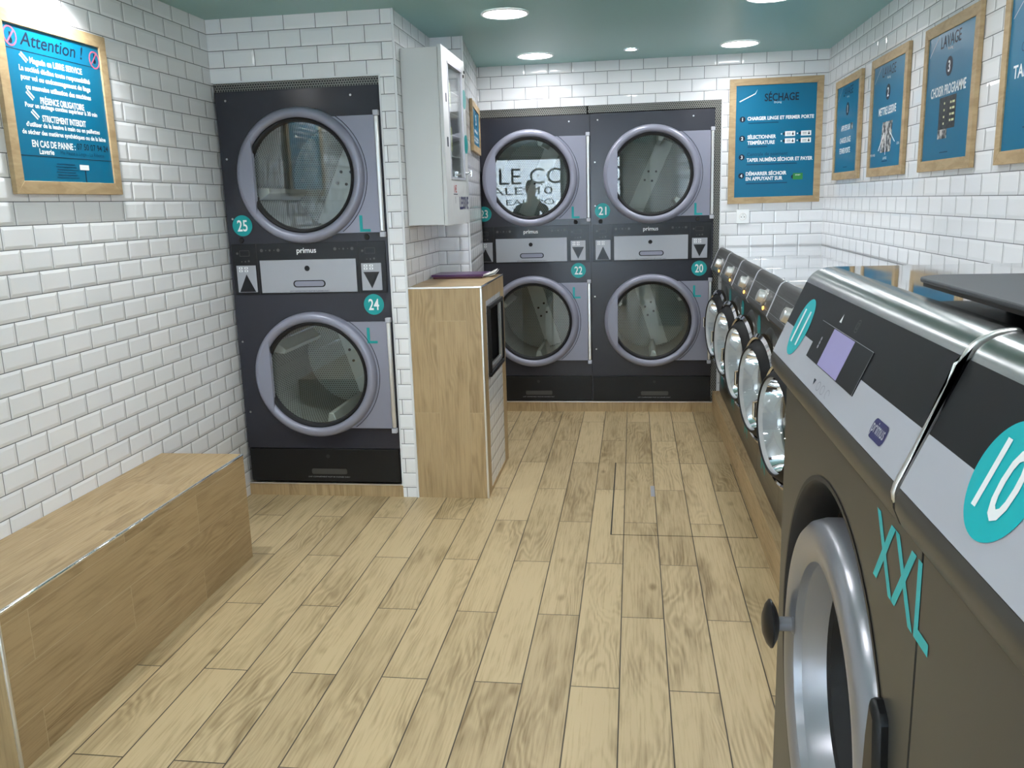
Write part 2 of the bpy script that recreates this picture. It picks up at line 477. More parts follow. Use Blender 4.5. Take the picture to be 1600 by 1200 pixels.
# white edge profiles on the outside corners of the tiling
def edge_trim(name, x, y, r=.006, z0=0, z1=HC): return struct(name, MB().lathe([(r, z0), (r, z1)], (x, y, 0), 12, axis='z'), 'whitetrim')
edge_trim('trim_5', XC, YA); edge_trim('trim_6', -.8995, YB)
struct('trim_7', MB().box(XL+.012, OX1, YA-.004, YA+.02, 2.0235, 2.031), 'whitetrim')
struct('trim_8', MB().box(OX1-.003, OX1+.004, YA-.004, YA+.02, .067, 2.031), 'whitetrim')
struct('trim_9', MB().box(BX1-.003, BX1+.005, YC-.004, YC+.02, 0, 2.04), 'whitetrim')
# washing machine plinth: plank face and ledge
struct('trim_10', MB().box(.5304, XR, 1.66, YC, 0, .1475), 'counter', uv=lambda co, n: (co.z, co.y+.2) if abs(n.x) > .5 else (co.x, co.y), bevel=.0012)
# shop front behind the camera
struct('wall_front', MB().box(XL, -1.80, YF-.12, YF, 0, HC).box(.78, XR, YF-.12, YF, 0, HC).box(-1.80, .78, YF-.12, YF, 2.16, HC)
       .box(-1.80, .78, YF-.12, YF, 0, .35), 'ivory')
w1 = struct('window_1', MB().box(-1.80, .78, YF-.10, YF-.04, .35, .40).box(-1.80, .78, YF-.10, YF-.04, 2.11, 2.16)
       .box(-1.80, -1.75, YF-.10, YF-.04, .40, 2.11).box(.73, .78, YF-.10, YF-.04, .40, 2.11), 'frame')
MB().box(-1.75, .73, YF-.075, YF-.069, .40, 2.11).build('window_glass', 'wglass', w1)
wt = label('window_lettering', [('CLE CO', .12, 1.85, .26, dict(w=1.36, mid=True)), ('VALE  10', .0, 1.62, .12, dict(w=1.2, mid=True)),
       ('GE EAU PO', .05, 1.44, .09, dict(w=1.15, mid=True))], front(YF-.077), 'frame', w1)
struct('ground', MB().box(-14, 14, -16, YF-.12, -.14, -.02), 'pavement')
fac = MB().box(-9, 9, -9.3, -9.0, -.02, 7)
struct('wall_opposite', fac, 'stone')

# ------------------------------------------------------------------ stacked dryers
W = .795
def hinge_c(zc, up):
    return zc
def dryer_drum(root, zc):
    c = (W/2, 0, zc)
    R = .285
    circuv = lambda co, n: ((math.atan2(co.z-zc, co.x-W/2)*R, co.y))
    o = MB().lathe([(R, .07), (R, .62)], c, 64).build('drum', 'drum', root, uv=circuv, fixn=False)
    MB().lathe([(0, .615), (R, .615)], c, 64).build('drum_back', 'drumback', o, uv=lambda co, n: (co.x, co.z), fixn=False)
    a = .42 if zc > 1 else -.30
    b = MB()
    ca, sa = math.cos(a), math.sin(a)
    f = lambda u, v, d: (W/2+u*ca+v*sa, d, zc-u*sa+v*ca)
    b.prism([(-.055, -.272), (.055, -.272), (.055, .272), (-.055, .272)], .600, .612, f)
    b.build('baffle_plate', 'baffle', o)
    b = MB()
    for (p, q) in ((-.025, .03), (.025, .05), (-.025, -.035), (.025, -.02)):
        b.lathe([(0, -.004), (.008, -.004), (.008, 0)], f(p, q, .600), 12)
    b.build('baffle_bolt', 'rubber', o)
    for k in range(3):
        t = a + .9 + k*2*PI/3
        u, w = math.cos(t), math.sin(t)
        p = MB().prism([(-.03, .284), (.03, .284), (.012, .222), (-.012, .222)], .10, .60,
                       lambda m, n_, d: (W/2+n_*u-m*w, d, zc+n_*w+m*u))
        p.build('lifter', 'baffle', o, bevel=.004)
    return o
def dryer_door(root, zc, letter_z, ajar=0.0):
    hx = W-.017
    lx = W/2-hx                                  # ring centre relative to the hinge
    d = MB().lathe([(.262, .012), (.264, -.018), (.272, -.029), (.284, -.034), (.300, -.031), (.310, -.020), (.313, .0), (.313, .012)],
                   (lx, 0, 0), 96, closed=True).build('door', 'grey', root, loc=(hx, -.012, zc), rot=ajar)
    tag(d, 'round grey dryer door with flat handle plate')
    # grey plate between ring and hinge
    pl = MB()
    z0, z1 = -.270, .262
    a0 = math.acos(.20/.30)
    arc = []
    R = .312
    t1 = math.asin(z1/R); t0 = math.asin(z0/R)
    for i in range(25):
        t = t0+(t1-t0)*i/24; arc.append((lx+R*math.cos(t), R*math.sin(t)))
    pl.xz([(-.008, z1), (-.008, z0)] + arc, -.006, .008)
    h = pl.build('hinge_plate', 'grey', d, bevel=.001)
    # moulded lip that follows the ring
    MB().lathe([(.322, -.0065), (.3235, -.0085), (.325, -.0065)], (lx, 0, 0), 48, a0=-.95, a1=.95).build('ring_seam', 'dark', d)
    MB().box(-.006, .012, -.018, .004, -.266, .258).build('hinge_bar', 'alu', d, bevel=.004)
    for hz in (.258, -.292): MB().box(-.010, .016, -.020, .004, hz, hz+.024).build('hinge_block', 'silver2', d, bevel=.003)
    # flat handle plate closing the left segment of the ring
    ch = -.222
    th = math.acos(ch/.290)
    seg = [(lx+.290*math.cos(th+(2*PI-2*th)*i/24), .290*math.sin(th+(2*PI-2*th)*i/24)) for i in range(25)]
    MB().xz(seg, -.0345, -.006).build('handle_plate', 'grey', d, bevel=.0015)
    MB().lathe([(.266, .006), (.266, -.016), (.258, -.022), (.249, -.018), (.244, .006)], (lx, 0, 0), 80).build('gasket', 'rubber', d)
    MB().lathe([(0, .0), (.10, .0), (.20, .0), (.252, .0)], (lx, 0, 0), 64).build('glass_pane', 'glass', d)
    label('size_letter', [('L', -.082, letter_z, .078, dict(w=.052, bold=.012, mid=True))], lambda u, v, o: (u, -.0062-o, v), 'teal', d)
    return d
def dryer(loc, lab, nums, ajar_top=0.0):
    root = thing('stacked_tumble_dryer', loc, 0, lab, 'tumble dryer', 'stacked dryers')
    z = 0.
    zu, zl = 1.590, .633
    # loc z is 0, dryers stand on the plinth
    b = MB()
    b.plate_hole(0, W, .253, 1.037, W/2, zl, .262, 0, .02)
    b.plate_hole(0, W, 1.277, 1.985, W/2, zu, .262, 0, .02)
    b.box(0, W, 0, .02, 1.037, 1.277)
    b.box(0, .012, .02, .66, .075, 1.985).box(W-.012, W, .02, .66, .075, 1.985).box(.012, W-.012, .02, .66, 1.973, 1.985)
    b.box(.012, W-.012, .64, .66, .075, 1.973).box(.012, W-.012, .02, .64, .075, .087).box(.012, W-.012, .02, .64, 1.10, 1.115)
    b.box(0, W, .012, .02, .075, .253)
    b.build('cabinet_body', 'dark', root)
    bp_ = MB().box(.006, W-.006, -.004, .012, .078, .249).build('base_panel', 'black', root, bevel=.002)
    MB().xz(rrect(.33, .515, .118, .146, .008), -.0055, -.003).build('base_handle', 'fascia', bp_)
    MB().lathe([(0, -.0052), (.010, -.0052), (.010, -.003)], (.42, 0, .212), 16).build('base_lock', 'recess', bp_)
    label('base_lettering', [('LINT COMPARTMENT MUST BE CLEANED DAILY', .42, .103, .006, dict(w=.22))], front(-.0042), 'silver', bp_)
    for zc, lz, aj in ((zu, -.228, ajar_top), (zl, .195, 0.)):
        dryer_drum(root, zc)
        dryer_door(root, zc, lz, aj)
    # control band
    cp = MB().box(.012, W-.012, -.006, .0, 1.034, 1.279).build('control_panel', 'blackgl', root, bevel=.0015)
    P = front(-.006)
    label('brand_lettering', [('primus', .392, 1.2385, .026, dict(w=.098, bold=.012, mid=True))], P, 'white', cp)
    s = MB()
    for x in (.165, .535):
        for k, dx in enumerate((0, .022, .042, .064, .085)):
            flat(s, circ(x+dx, 1.2465, (.008, .003, .005, .003, .008)[k], 12), P)
    s.build('panel_symbol', 'fascia', cp)
    for x in (.139, .648):
        MB().box(x-.0018, x+.0018, -.0068, -.005, 1.034, 1.279).build('panel_joint', 'niche', cp)
    for i, x0 in enumerate((.030, .660)):
        st = MB().xz(rect(x0, x0+.099, 1.046, 1.176), -.0085, -.0055).build('start_panel', 'silver', root, bevel=.001)
        Q = front(-.0085)
        ar = MB()
        if i == 0: flat(ar, [(x0+.008, 1.048), (x0+.049, 1.134), (x0+.091, 1.048)], Q, .0008)
        else: flat(ar, [(x0+.010, 1.134), (x0+.049, 1.055), (x0+.089, 1.134)], Q, .0008)
        ar.build('direction_arrow', 'blackgl', st)
        bt = MB()
        for a in (.022, .050):
            for bz in (1.150, 1.164): flat(bt, rrect(x0+a-.009, x0+a+.009, bz-.005, bz+.005, .002), Q, .0006)
        bt.build('button_outline', 'white', st)
        bt = MB()
        for a in (.022, .050):
            for bz in (1.150, 1.164): flat(bt, circ(x0+a, bz, .0028, 10), Q, .0009)
        bt.build('button_mark', 'navy', st)
        P2 = front(-.006)
        dsp = MB()
        for rr in (rect(x0+.022, x0+.072, 1.247, 1.2485), rect(x0+.022, x0+.072, 1.221, 1.2225), rect(x0+.022, x0+.0235, 1.221, 1.2485), rect(x0+.0705, x0+.072, 1.221, 1.2485),
                   circ(x0+.010, 1.235, .006, 10), circ(x0+.030, 1.195, .003, 8), circ(x0+.048, 1.195, .004, 8), circ(x0+.066, 1.197, .005, 8)):
            flat(dsp, rr, P2)
        dsp.build('display_outline', 'fascia', cp)
        MB().lathe([(0, -.004), (.012, -.004), (.014, 0)], (x0+.055-.02+.0, 0, 1.298), 20).build('panel_lock', 'rubber', root)
    dr = MB().xz(rect(.152, .635, 1.041, 1.199), -.010, -.0055).build('lint_drawer', 'silver', root, bevel=.0015)
    MB().lathe([(0, -.0125), (.0115, -.0125), (.0135, -.0098)], (.39, 0, 1.157), 20).build('drawer_lock', 'rubber', dr)
    MB().xz(rrect(.315, .478, 1.066, 1.100, .0165), -.0108, -.0098).build('handle_rim', 'rubber', dr)
    MB().xz(rrect(.322, .471, 1.071, 1.0955, .012), -.0115, -.0102).build('handle_grip', 'grey', dr)
    label('drawer_lettering', [('LINT COMPARTMENT MUST BE CLEANED DAILY', .395, 1.0475, .006, dict(w=.20))], front(-.010), 'navy', dr)
    for txt, x, zz in ((nums[0], .0775, 1.367), (nums[1], .709, .977)):
        n = MB().disc((x, -.0002, zz), .050, .0012).build('number_sticker', 'teal', root)
        label('numeral', [(txt, x, zz, .054, dict(w=.052, bold=.016, mid=True))], front(-.0015), 'white', n)
    for x, zz in ((.03, 1.68), (.03, 1.40), (.05, 1.945), (.66, 1.945), (.022, .80), (.028, .44)):
        MB().lathe([(0, -.003), (.004, -.0028), (.0055, 0)], (x, 0, zz), 12).build('screw', 'screw', root)
    return root
dryer((-1.949, YA-.004, 0), 'stack of charcoal dryers numbered 25 and 24 in the tiled alcove by the left wall', ('25', '24'))
dryer((-1.076, YC+.012, 0), 'stack of charcoal dryers numbered 23 and 22, partly hidden by the wooden counter', ('23', '22'), math.radians(6.4))
dryer((-.279, YC-.003, 0), 'stack of two charcoal dryers numbered 21 and 20 on the back wall', ('21', '20'), math.radians(3.2))
# perforated strips closing the gaps round the stacks
g_uv = lambda co, n: (co.x, co.z)
tag(MB().box(-1.955, -1.151, YA+.014, YA+.02, 1.983, 2.0235).build('vent_grille', 'grille', uv=g_uv), 'perforated black strip above dryers 25 and 24 in the alcove', 'grille', 'perforated dryer grilles')
g = MB().box(-1.30, -.30, YC+.010, YC+.016, 1.988, 2.0375).build('vent_grille', 'grille', uv=g_uv); tag(g, 'perforated black strip above dryers 23 and 22 on the back wall', 'grille', 'perforated dryer grilles')
g = MB().xz([(-.290, 1.990), (.518, 1.990), (.518, .073), (BX1-.003, .073), (BX1-.003, 2.0375), (-.290, 2.0375)], YC+.003, YC+.009).build('vent_grille', 'grille', uv=g_uv)
tag(g, 'L-shaped perforated black strip above and right of dryers 21 and 20', 'grille', 'perforated dryer grilles')

# ------------------------------------------------------------------ bench
BXr, BY0, BY1, BH = -1.602, 1.805, 3.2232, .4525
bench = thing('bench', (XL, BY0, 0), 0, 'low wooden plank bench along the white tiled left wall', 'bench')
def bench_uv(co, n):
    y = co.y+BY0
    if abs(n.x) > .5: return (co.z-.268+.1475*50, y-2.366+.9075*50-.45375)
    if abs(n.z) > .5: return (co.x+XL+1.840+.1475*50, y-2.372+.9075*50-.45375)
    return (co.x+.02+3, co.z+.3)
MB().box(.001, BXr-XL, 0, BY1-BY0, 0, BH).build('bench_body', 'bench', bench, uv=bench_uv)
tr = MB().box(BXr-XL-.010, BXr-XL+.0015, -.0015, BY1-BY0+.0015, BH-.008, BH+.0015).build('edge_trim', 'chrome', bench, bevel=.003)
MB().box(BXr-XL-.007, BXr-XL+.0015, -.0015, .008, 0, BH-.008).build('corner_trim', 'alu', bench, bevel=.003)

# ------------------------------------------------------------------ counter with hatch
XB, YE, HB = -.7132, 4.6924, 1.0532
CW, CD = XB-XC, YE-YA
ctr = thing('counter', (XC+.001, YA, 0), 0, 'tall oak-look counter standing against the tiled pier, with a hatch in its right side', 'counter')
def ctr_uv(co, n):
    x = co.x+XC
    if abs(n.y) > .5: return (x+.94+.1475*50, co.z-.8915+.9075*50)
    if abs(n.z) > .5: return (co.y+.05+.1475*50, co.x)
    return (co.y+.03+.1475*50, co.z+.4+.9075*50)
HY0, HY1, HZ0, HZ1 = .160, .572, .604, .928
b = MB().box(0, CW, 0, .02, 0, HB-.015).box(0, CW, 0, CD, HB-.015, HB).box(0, CW, CD-.02, CD, 0, HB-.015)
b.box(0, .02, .02, CD-.02, 0, HB-.015)
b.box(CW-.02, CW, .02, .108, 0, HB-.015).box(CW-.02, CW, .590, CD-.02, 0, HB-.015).box(CW-.02, CW, .108, .590, .972, HB-.015).box(CW-.02, CW, .108, .590, 0, .022)
b.build('counter_body', 'counter', ctr, uv=ctr_uv)
tp = MB()
tp.box(CW-.018, CW-.003, .108, .590, .022, HZ0).box(CW-.018, CW-.003, .108, .590, HZ1, .972)
tp.box(CW-.018, CW-.003, .108, HY0, HZ0, HZ1).box(CW-.018, CW-.003, HY1, .590, HZ0, HZ1)
tag(tp.build('tile_panel', 'tile', ctr, uv=lambda co, n: (co.y+.03, co.z+TT*40)), 'white metro tiles set into the counter side')
hf = MB()
t_ = .017
for (a, c, d, e) in ((HY0-t_, HY1+t_, HZ0-t_, HZ0+.004), (HY0-t_, HY1+t_, HZ1-.004, HZ1+t_), (HY0-t_, HY0+.004, HZ0+.004, HZ1-.004), (HY1-.004, HY1+t_, HZ0+.004, HZ1-.004)):
    hf.box(CW-.010, CW+.014, a, c, d, e)
hf = hf.build('hatch_frame', 'black', ctr, bevel=.004)
ch = MB().box(CW-.30, CW-.29, HY0, HY1, HZ0, HZ1).box(CW-.29, CW-.012, HY0, HY1, HZ0-.006, HZ0).box(CW-.29, CW-.012, HY0, HY1, HZ1, HZ1+.006)
ch.box(CW-.29, CW-.012, HY0-.006, HY0, HZ0, HZ1).box(CW-.29, CW-.012, HY1, HY1+.006, HZ0, HZ1)
ch.build('hatch_lining', 'recess', ctr)
MB().box(CW-.012, CW+.004, HY1-.034, HY1-.006, HZ0+.01, HZ1-.01).box(CW-.012, CW+.004, HY0+.01, HY1-.034, HZ0+.006, HZ0+.030).build('inner_rail', 'alu', ctr, bevel=.002)
MB().box(CW-.06, CW-.045, HY0+.06, HY0+.12, HZ0+.07, HZ1-.03).build('hatch_door', 'silver', ctr)
et = MB().box(0, CW+.002, -.002, .006, HB-.007, HB+.002).build('edge_trim', 'alu', ctr, bevel=.002)
MB().box(CW-.008, CW+.002, -.002, .010, 0, HB-.007).build('corner_trim', 'alu', ctr, bevel=.002)
MB().box(CW-.006, CW+.002, .010, CD, HB-.006, HB+.002).build('side_trim', 'chrome', ctr, bevel=.002)
# magazines on the counter
def magazine(x0, x1, y0, y1, z, h, rot, cover, lab, curl=0):
    cx, cy = (x0+x1)/2, (y0+y1)/2
    t = thing('magazine', (cx, cy, z), rot, lab, 'magazine', 'magazines on the counter')
    a, c = (x1-x0)/2, (y1-y0)/2
    MB().box(-a+.002, a-.001, -c+.004, c-.002, .0012, h-.0012).build('pages', 'paper', t)
    MB().box(-a, a, -c, c, 0, .0012).box(-a, a, -c, c, h-.0012, h).box(-a, a, -c-.0008, -c+.0004, 0, h).build('cover', cover, t, bevel=.0004)
    return t
magazine(-1.052, -.790, 4.455, 4.655, HB+.0012, .0095, math.radians(2), 'dkred', 'dark red magazine at the bottom of the pile on the wooden counter')
magazine(-1.056, -.776, 4.450, 4.655, HB+.0112, .0100, math.radians(-1.5), 'purple', 'purple magazine lying on top of the dark red one on the counter')
lf = thing('folded_leaflet', (-.772, 4.60, HB+.0022), .1, 'folded white leaflet curling up at the back right of the counter top', 'leaflet')
pr = [(-.05, .003), (-.02, .002), (.01, .004), (.035, .012), (.05, .026)]
m = MB(); m.prism([(a, b) for a, b in pr]+[(a, b+.002) for a, b in reversed(pr)], -.075, .075, lambda a, b, d: (a, d, b)); m.build('lower_fold', 'paper', lf)
m = MB(); m.prism([(-.05, .006), (.0, .010), (.035, .022), (.043, .030)]+[(.040, .0315), (.0, .0125), (-.05, .0085)], -.075, .07, lambda a, b, d: (a, d, b)); m.build('upper_fold', 'paper', lf)

# ------------------------------------------------------------------ detergent vending cabinet
CX, CY0, CZ0 = -.875, 4.092, 1.343
cab = thing('vending_cabinet', (CX, CY0, CZ0), PI/2, 'white wall-mounted detergent vending cabinet with a glazed door above the counter', 'vending cabinet')
cw, cd, chh = .548, CX-XC-.0015, .808                 # width along the wall, depth, height
b = MB().box(0, .012, .020, cd, 0, chh).box(cw-.012, cw, .020, cd, 0, chh).box(.012, cw-.012, .020, cd, 0, .012).box(.012, cw-.012, .020, cd, chh-.012, chh)
b.box(.012, cw-.012, cd-.008, cd, .012, chh-.012).build('cabinet_body', 'cabinet', cab, bevel=.002)
dr = MB()
wx0, wx1, wz0, wz1 = .118, .462, .222, .757
dr.box(-.004, wx0, 0, .018, -.004, chh+.010).box(wx1, cw+.002, 0, .018, -.004, chh+.010).box(wx0, wx1, 0, .018, -.004, wz0).box(wx0, wx1, 0, .018, wz1, chh+.010)
dr = dr.build('cabinet_door', 'cabinet', cab, bevel=.002)
MB().box(wx0-.006, wx1+.006, .006, .010, wz0-.006, wz1+.006).build('door_glass', 'wglass', dr)
fr = MB()
for (a, c, d, e) in ((wx0-.006, wx1+.006, wz0-.006, wz0+.004), (wx0-.006, wx1+.006, wz1-.004, wz1+.006), (wx0-.006, wx0+.004, wz0, wz1), (wx1-.004, wx1+.006, wz0, wz1)):
    fr.box(a, c, -.003, .006, d, e)
fr.build('glass_bead', 'silver2', dr)
lk = MB().lathe([(0, -.032), (.010, -.032), (.012, -.026), (.008, -.012), (.008, 0)], (.478, 0, .250), 20).box(.474, .482, -.036, -.028, .235, .265).build('door_lock', 'chrome', dr)
MB().lathe([(0, -.004), (.008, -.004), (.009, 0)], (.508, 0, .742), 16).lathe([(0, -.004), (.007, -.004), (.008, 0)], (.535, 0, .765), 16).build('key_hole', 'rubber', dr)
label('door_lettering', [('LESSIVE', .405, .100, .062, dict(w=.235, bold=.03, mid=True))], front(0), 'navyp', dr)
label('price_lettering', [('1€', .195, .170, .035, dict(w=.06, bold=.02, mid=True))], front(0), 'red', dr)
s = MB(); flat(s, rect(.145, .245, .142, .146), front(0)); flat(s, rect(.185, .19, .10, .132), front(0)); flat(s, rect(.048, .078, .365, .41), front(0)); flat(s, rect(.05, .075, .57, .61), front(0)); s.build('door_marking', 'navy', dr)
for x, zz in ((.515, .628), (.520, .402)): MB().disc((x, -.0002, zz), .048, .0012).build('round_sticker', 'teal', dr)
shz = [.228, .335, .440, .545, .650]
for i, zz in enumerate(shz):
    MB().box(.014, cw-.014, .030, cd-.010, zz-.004, zz).build('shelf', 'cabinet', cab)
k = 0
for i, zz in enumerate(shz):
    for j in range(3):
        o = MB().box(-.040, .040, -.030, .030, 0, .062+.006*((i+j) % 3)).build('detergent_packet', 'box1' if (i+j) % 2 else 'box2', bevel=.004)
        lx_, ly_ = .165+.115*j, .085
        o.location = (CX-ly_, CY0+lx_, CZ0+zz+.0005); o.rotation_euler = (0, 0, PI/2+.05*(k % 3-1)); k += 1
        sh = ('bottom shelf', 'second lowest shelf', 'middle shelf', 'second highest shelf', 'top shelf')[i]
        tag(o, '%s detergent packet on the %s of the cabinet, %s' % ('white' if (i+j) % 2 else 'grey', sh, ('nearest', 'middle one', 'farthest')[j]), 'detergent', 'detergent packets')
for zz, lx_, sh in ((.650, .245, 'upper'), (.440, .250, 'lower')):
    o = MB().box(-.028, .028, -.001, .001, -.085, .030).build('price_tag', 'yellow'); o.location = (CX-.022, CY0+lx_, CZ0+zz+.0); o.rotation_euler = (0, 0, PI/2)
    tag(o, '%s of the two pale yellow tags hanging behind the cabinet glass' % sh, 'tag', 'yellow tags in the cabinet')

# ------------------------------------------------------------------ framed posters
def poster(loc, rot, w, h, lab, bw=.042, depth=.018):
    t = thing('framed_poster', loc, rot, lab, 'poster', 'framed blue posters')
    f = MB()
    def mit(a, b, c, d): f.xz([a, b, c, d], -depth, -.001)
    mit((0, 0), (w, 0), (w-bw, bw), (bw, bw)); mit((0, h), (bw, h-bw), (w-bw, h-bw), (w, h))
    mit((0, 0), (bw, bw), (bw, h-bw), (0, h)); mit((w, 0), (w, h), (w-bw, h-bw), (w-bw, bw))
    f.build('poster_frame', 'oak', t, bevel=.0012)
    p = MB().box(bw-.004, w-bw+.004, -.012, -.002, bw-.004, h-bw+.004).build('poster_panel', 'poster', t)
    return t, p, front(-.012)
# left wall notice
t, p, P = poster((XL, 2.560, 1.512), PI/2, .585, .570, 'blue notice headed Attention in an oak frame on the left wall')
lx = .2925
hd = glyphs(MB(), [('Attention !', lx-.01, .492, .044, dict(w=.33, shear=.25, mid=True, bold=.006, res=6))], P)
for v in (.452, .122): flat(hd, rect(.042, .543, v, v+.0022), P, .0005)
glyphs(hd, [('07 50 07 94 24', .437, .166, .022, dict(w=.185, mid=True, bold=.004))], P)
flat(hd, rect(.372, .378, .040, .085), P, .0005)
hd.build('dark_lettering', 'navy', p)
bw_ = dict(bold=.028, mid=True)
w_ = glyphs(MB(), [('Magasin en LIBRE SERVICE', lx-.002, .425, .020, dict(w=.275, **bw_)),
    ('La société décline toute responsabilité', lx-.01, .396, .017, dict(w=.37, **bw_)),
    ('pour vol ou endommagement du linge', lx-.01, .369, .017, dict(w=.365, **bw_)),
    ('ou mauvaise utilisation des machines', lx-.003, .342, .017, dict(w=.345, **bw_)),
    ('PRÉSENCE OBLIGATOIRE', lx+.005, .307, .021, dict(w=.235, **bw_)),
    ('Pour un séchage continu supérieur à 30 min', lx+.002, .283, .015, dict(w=.385, **bw_)),
    ('STRICTEMENT INTERDIT', lx+.003, .247, .021, dict(w=.235, **bw_)),
    ("d'utiliser de la lessive à main ou en paillettes", lx, .222, .015, dict(w=.395, **bw_)),
    ('de sécher des matières synthétiques ou de la laine', lx+.003, .197, .015, dict(w=.45, **bw_)),
    ('EN CAS DE PANNE :', .222, .163, .022, dict(w=.225, **bw_)), ('Laverie', .178, .139, .018, dict(w=.075, **bw_))], P)
for u, v in ((.105, .438), (.112, .322), (.124, .262)):
    for k in range(2):
        flat(w_, [(u+k*.008, v+k*.007), (u+.0045+k*.008, v+.0045+k*.007), (u+.034+k*.008, v-.018+k*.007), (u+.030+k*.008, v-.022+k*.007)], P, .0006)
flat(w_, rect(.345, .398, .085, .103), P, .0008)
w_.build('white_lettering', 'white', p)
label('small_print', [('Ma Pause à Linge - La Ribotte', .375, .139, .013, dict(w=.25, mid=True)), ('XXXXXXXX XXX', .28, -9, .006, dict(w=.1))][:1], P, 'blueline', p)
s = MB()
for k in range(6): flat(s, rect(.215+.006*(k % 2), .335-.008*(k % 3), .055+k*.009, .058+k*.009), P)
s.build('fine_print', 'blueline', p)
s = MB()
for u in (.075, .512):
    s.lathe([(.026, -.0128), (.026, -.012), (.031, -.012), (.031, -.0128)], (u, 0, .480 if u > .3 else .490), 32, closed=True)
    flat(s, [(u-.020, .468), (u-.016, .464), (u+.020, .506), (u+.016, .510)], P, .0006)
s.build('prohibition_ring', 'pink', p)
s = MB()
for u in (.075, .512): flat(s, circ(u, .476, .009, 14), P, .0004); flat(s, rect(u-.003, u+.005, .480, .502), P, .0004)
s.build('pictogram', 'navy', p)

def numdot(p, P, u, v, r, txt, ry=None):
    d = MB(); flat(d, circ(u, v, r), P, .0005); d = d.build('number_dot', 'navy', p)
    label('dot_numeral', [(txt, u, v, r*1.15, dict(bold=.02, mid=True))], P, 'white', p, .0009)
# drying poster on the back wall
t, p, P = poster((.603, YC, 1.386), 0, .569, .766, 'tall blue poster headed SÉCHAGE with four numbered steps on the back wall', .040)
label('heading', [('SÉCHAGE', .318, .655, .046, dict(w=.208, bold=.02, mid=True))], P, 'navy', p)
W1 = dict(bold=.034, mid=True, al='LEFT')
w_ = glyphs(MB(), [('Drying', .295, .617, .012, dict(mid=True)),
   ('CHARGER LINGE ET FERMER PORTE', .112, .525, .021, dict(w=.405, **W1)),
   ('SÉLECTIONNER', .115, .415, .022, dict(w=.175, **W1)), ('TEMPÉRATURE', .115, .380, .022, dict(w=.168, **W1)),
   ('TAPER NUMÉRO SÉCHOIR ET PAYER', .113, .274, .022, dict(w=.405, **W1)),
   ('DÉMARRER SÉCHOIR', .110, .189, .022, dict(w=.252, **W1)), ('EN APPUYANT SUR', .110, .155, .022, dict(w=.228, **W1))], P)
flat(w_, [(.060, .632), (.063, .627), (.158, .672), (.170, .700), (.155, .677)], P, .0004)
for u in (.345, .442):
    for v in (.382, .425): flat(w_, rect(u, u+.062, v-.015, v+.015), P, .0005); flat(w_, rect(u-.025, u-.018, v-.004, v+.004), P, .0005)
w_.build('white_lettering', 'white', p)
s = MB()
for u in (.345, .442):
    for v in (.382, .425): flat(s, circ(u+.048, v-.003, .006, 12), P, .0009); flat(s, rect(u+.046, u+.050, v-.003, v+.010), P, .0009); flat(s, circ(u-.003, v, .009, 12), P, .0003)
    for v in (.382, .425):
        for kk in range(3): flat(s, rect(u+.010, u+.034, v-.006+.005*kk, v-.0045+.005*kk), P, .0009)
flat(s, circ(.405, .160, .014, 14), P, .0003)
s.build('button_drawing', 'navy', p)
s = MB(); flat(s, rect(.402, .462, .142, .182), P, .0006); s.build('green_button', 'green', p)
label('button_lettering', [('START', .432, .170, .008, dict(mid=True))], P, 'white', p, .001)
label('blue_lettering', [('Centrale de paiement', .115, .303, .022, dict(w=.25, al='LEFT', mid=True, bold=.004))], P, 'blueline', p)
s = MB()
for u, v, w in ((.118, .497, .185), (.118, .352, .12), (.113, .243, .31), (.113, .125, .255)): flat(s, rect(u, u+w, v-.003, v+.003), P)
s.build('fine_print', 'blueline', p)
for v, c in ((.522, '1'), (.405, '2'), (.290, '3'), (.175, '4')): numdot(p, P, .082, v, .018, c)
# washing posters on the right wall
def wash_poster(y1, w, h, lab, num, body):
    t, p, P = poster((XR, y1, 1.510), -PI/2, w, h, lab)
    if num: numdot(p, P, w/2, .385, .036, num)
    if num:
        label('heading', [('LAVAGE', w*.5, .482, .046, dict(w=.215, bold=.004, mid=True))], P, 'navy', p)
        label('sub_heading', [('Washing', w*.5, .450, .012, dict(mid=True))], P, 'white', p)
    s = MB(); flat(s, [(.055, .445), (.062, .445), (.165, .512), (.160, .514)], P); s.build('corner_stroke', 'silver2', p)
    body(p, P, w)
    s = MB(); flat(s, rect(w/2-.045, w/2+.045, .066, .071), P); s.build('fine_print', 'blueline', p)
def b1(p, P, w):
    label('white_lettering', [('APPUYER SUR', w*.46, .285, .030, dict(w=.21, mid=True, bold=.02)), ('CHARGER LINGE', w*.46, .218, .030, dict(w=.25, mid=True, bold=.02)),
          ('FERMER PORTE', w*.46, .160, .030, dict(w=.25, mid=True, bold=.02))], P, 'white', p)
    s = MB(); flat(s, rect(w*.46+.115, w*.46+.165, .268, .303), P, .0006); s.build('button_picture', 'photo1', p)
def b2(p, P, w):
    label('white_lettering', [('METTRE LESSIVE', w*.5, .302, .036, dict(w=.285, mid=True, bold=.02)), ('PRÉLAVAGE', .085, .105, .012, dict(mid=True)), ('LAVAGE', .300, .083, .012, dict(mid=True)), ('SOIN', .50, .140, .012, dict(mid=True))], P, 'white', p)
    s = MB(); flat(s, [(.215, .110), (.385, .110), (.400, .250), (.235, .250)], P, .0005); s.build('hopper_picture', 'photo1', p)
    s = MB(); flat(s, [(.265, .20), (.278, .20), (.190, .120), (.178, .120)], P, .001); flat(s, rect(.297, .305, .098, .22), P, .001); flat(s, [(.355, .20), (.367, .20), (.455, .150), (.443, .150)], P, .001)
    s.build('pointer_line', 'white', p)
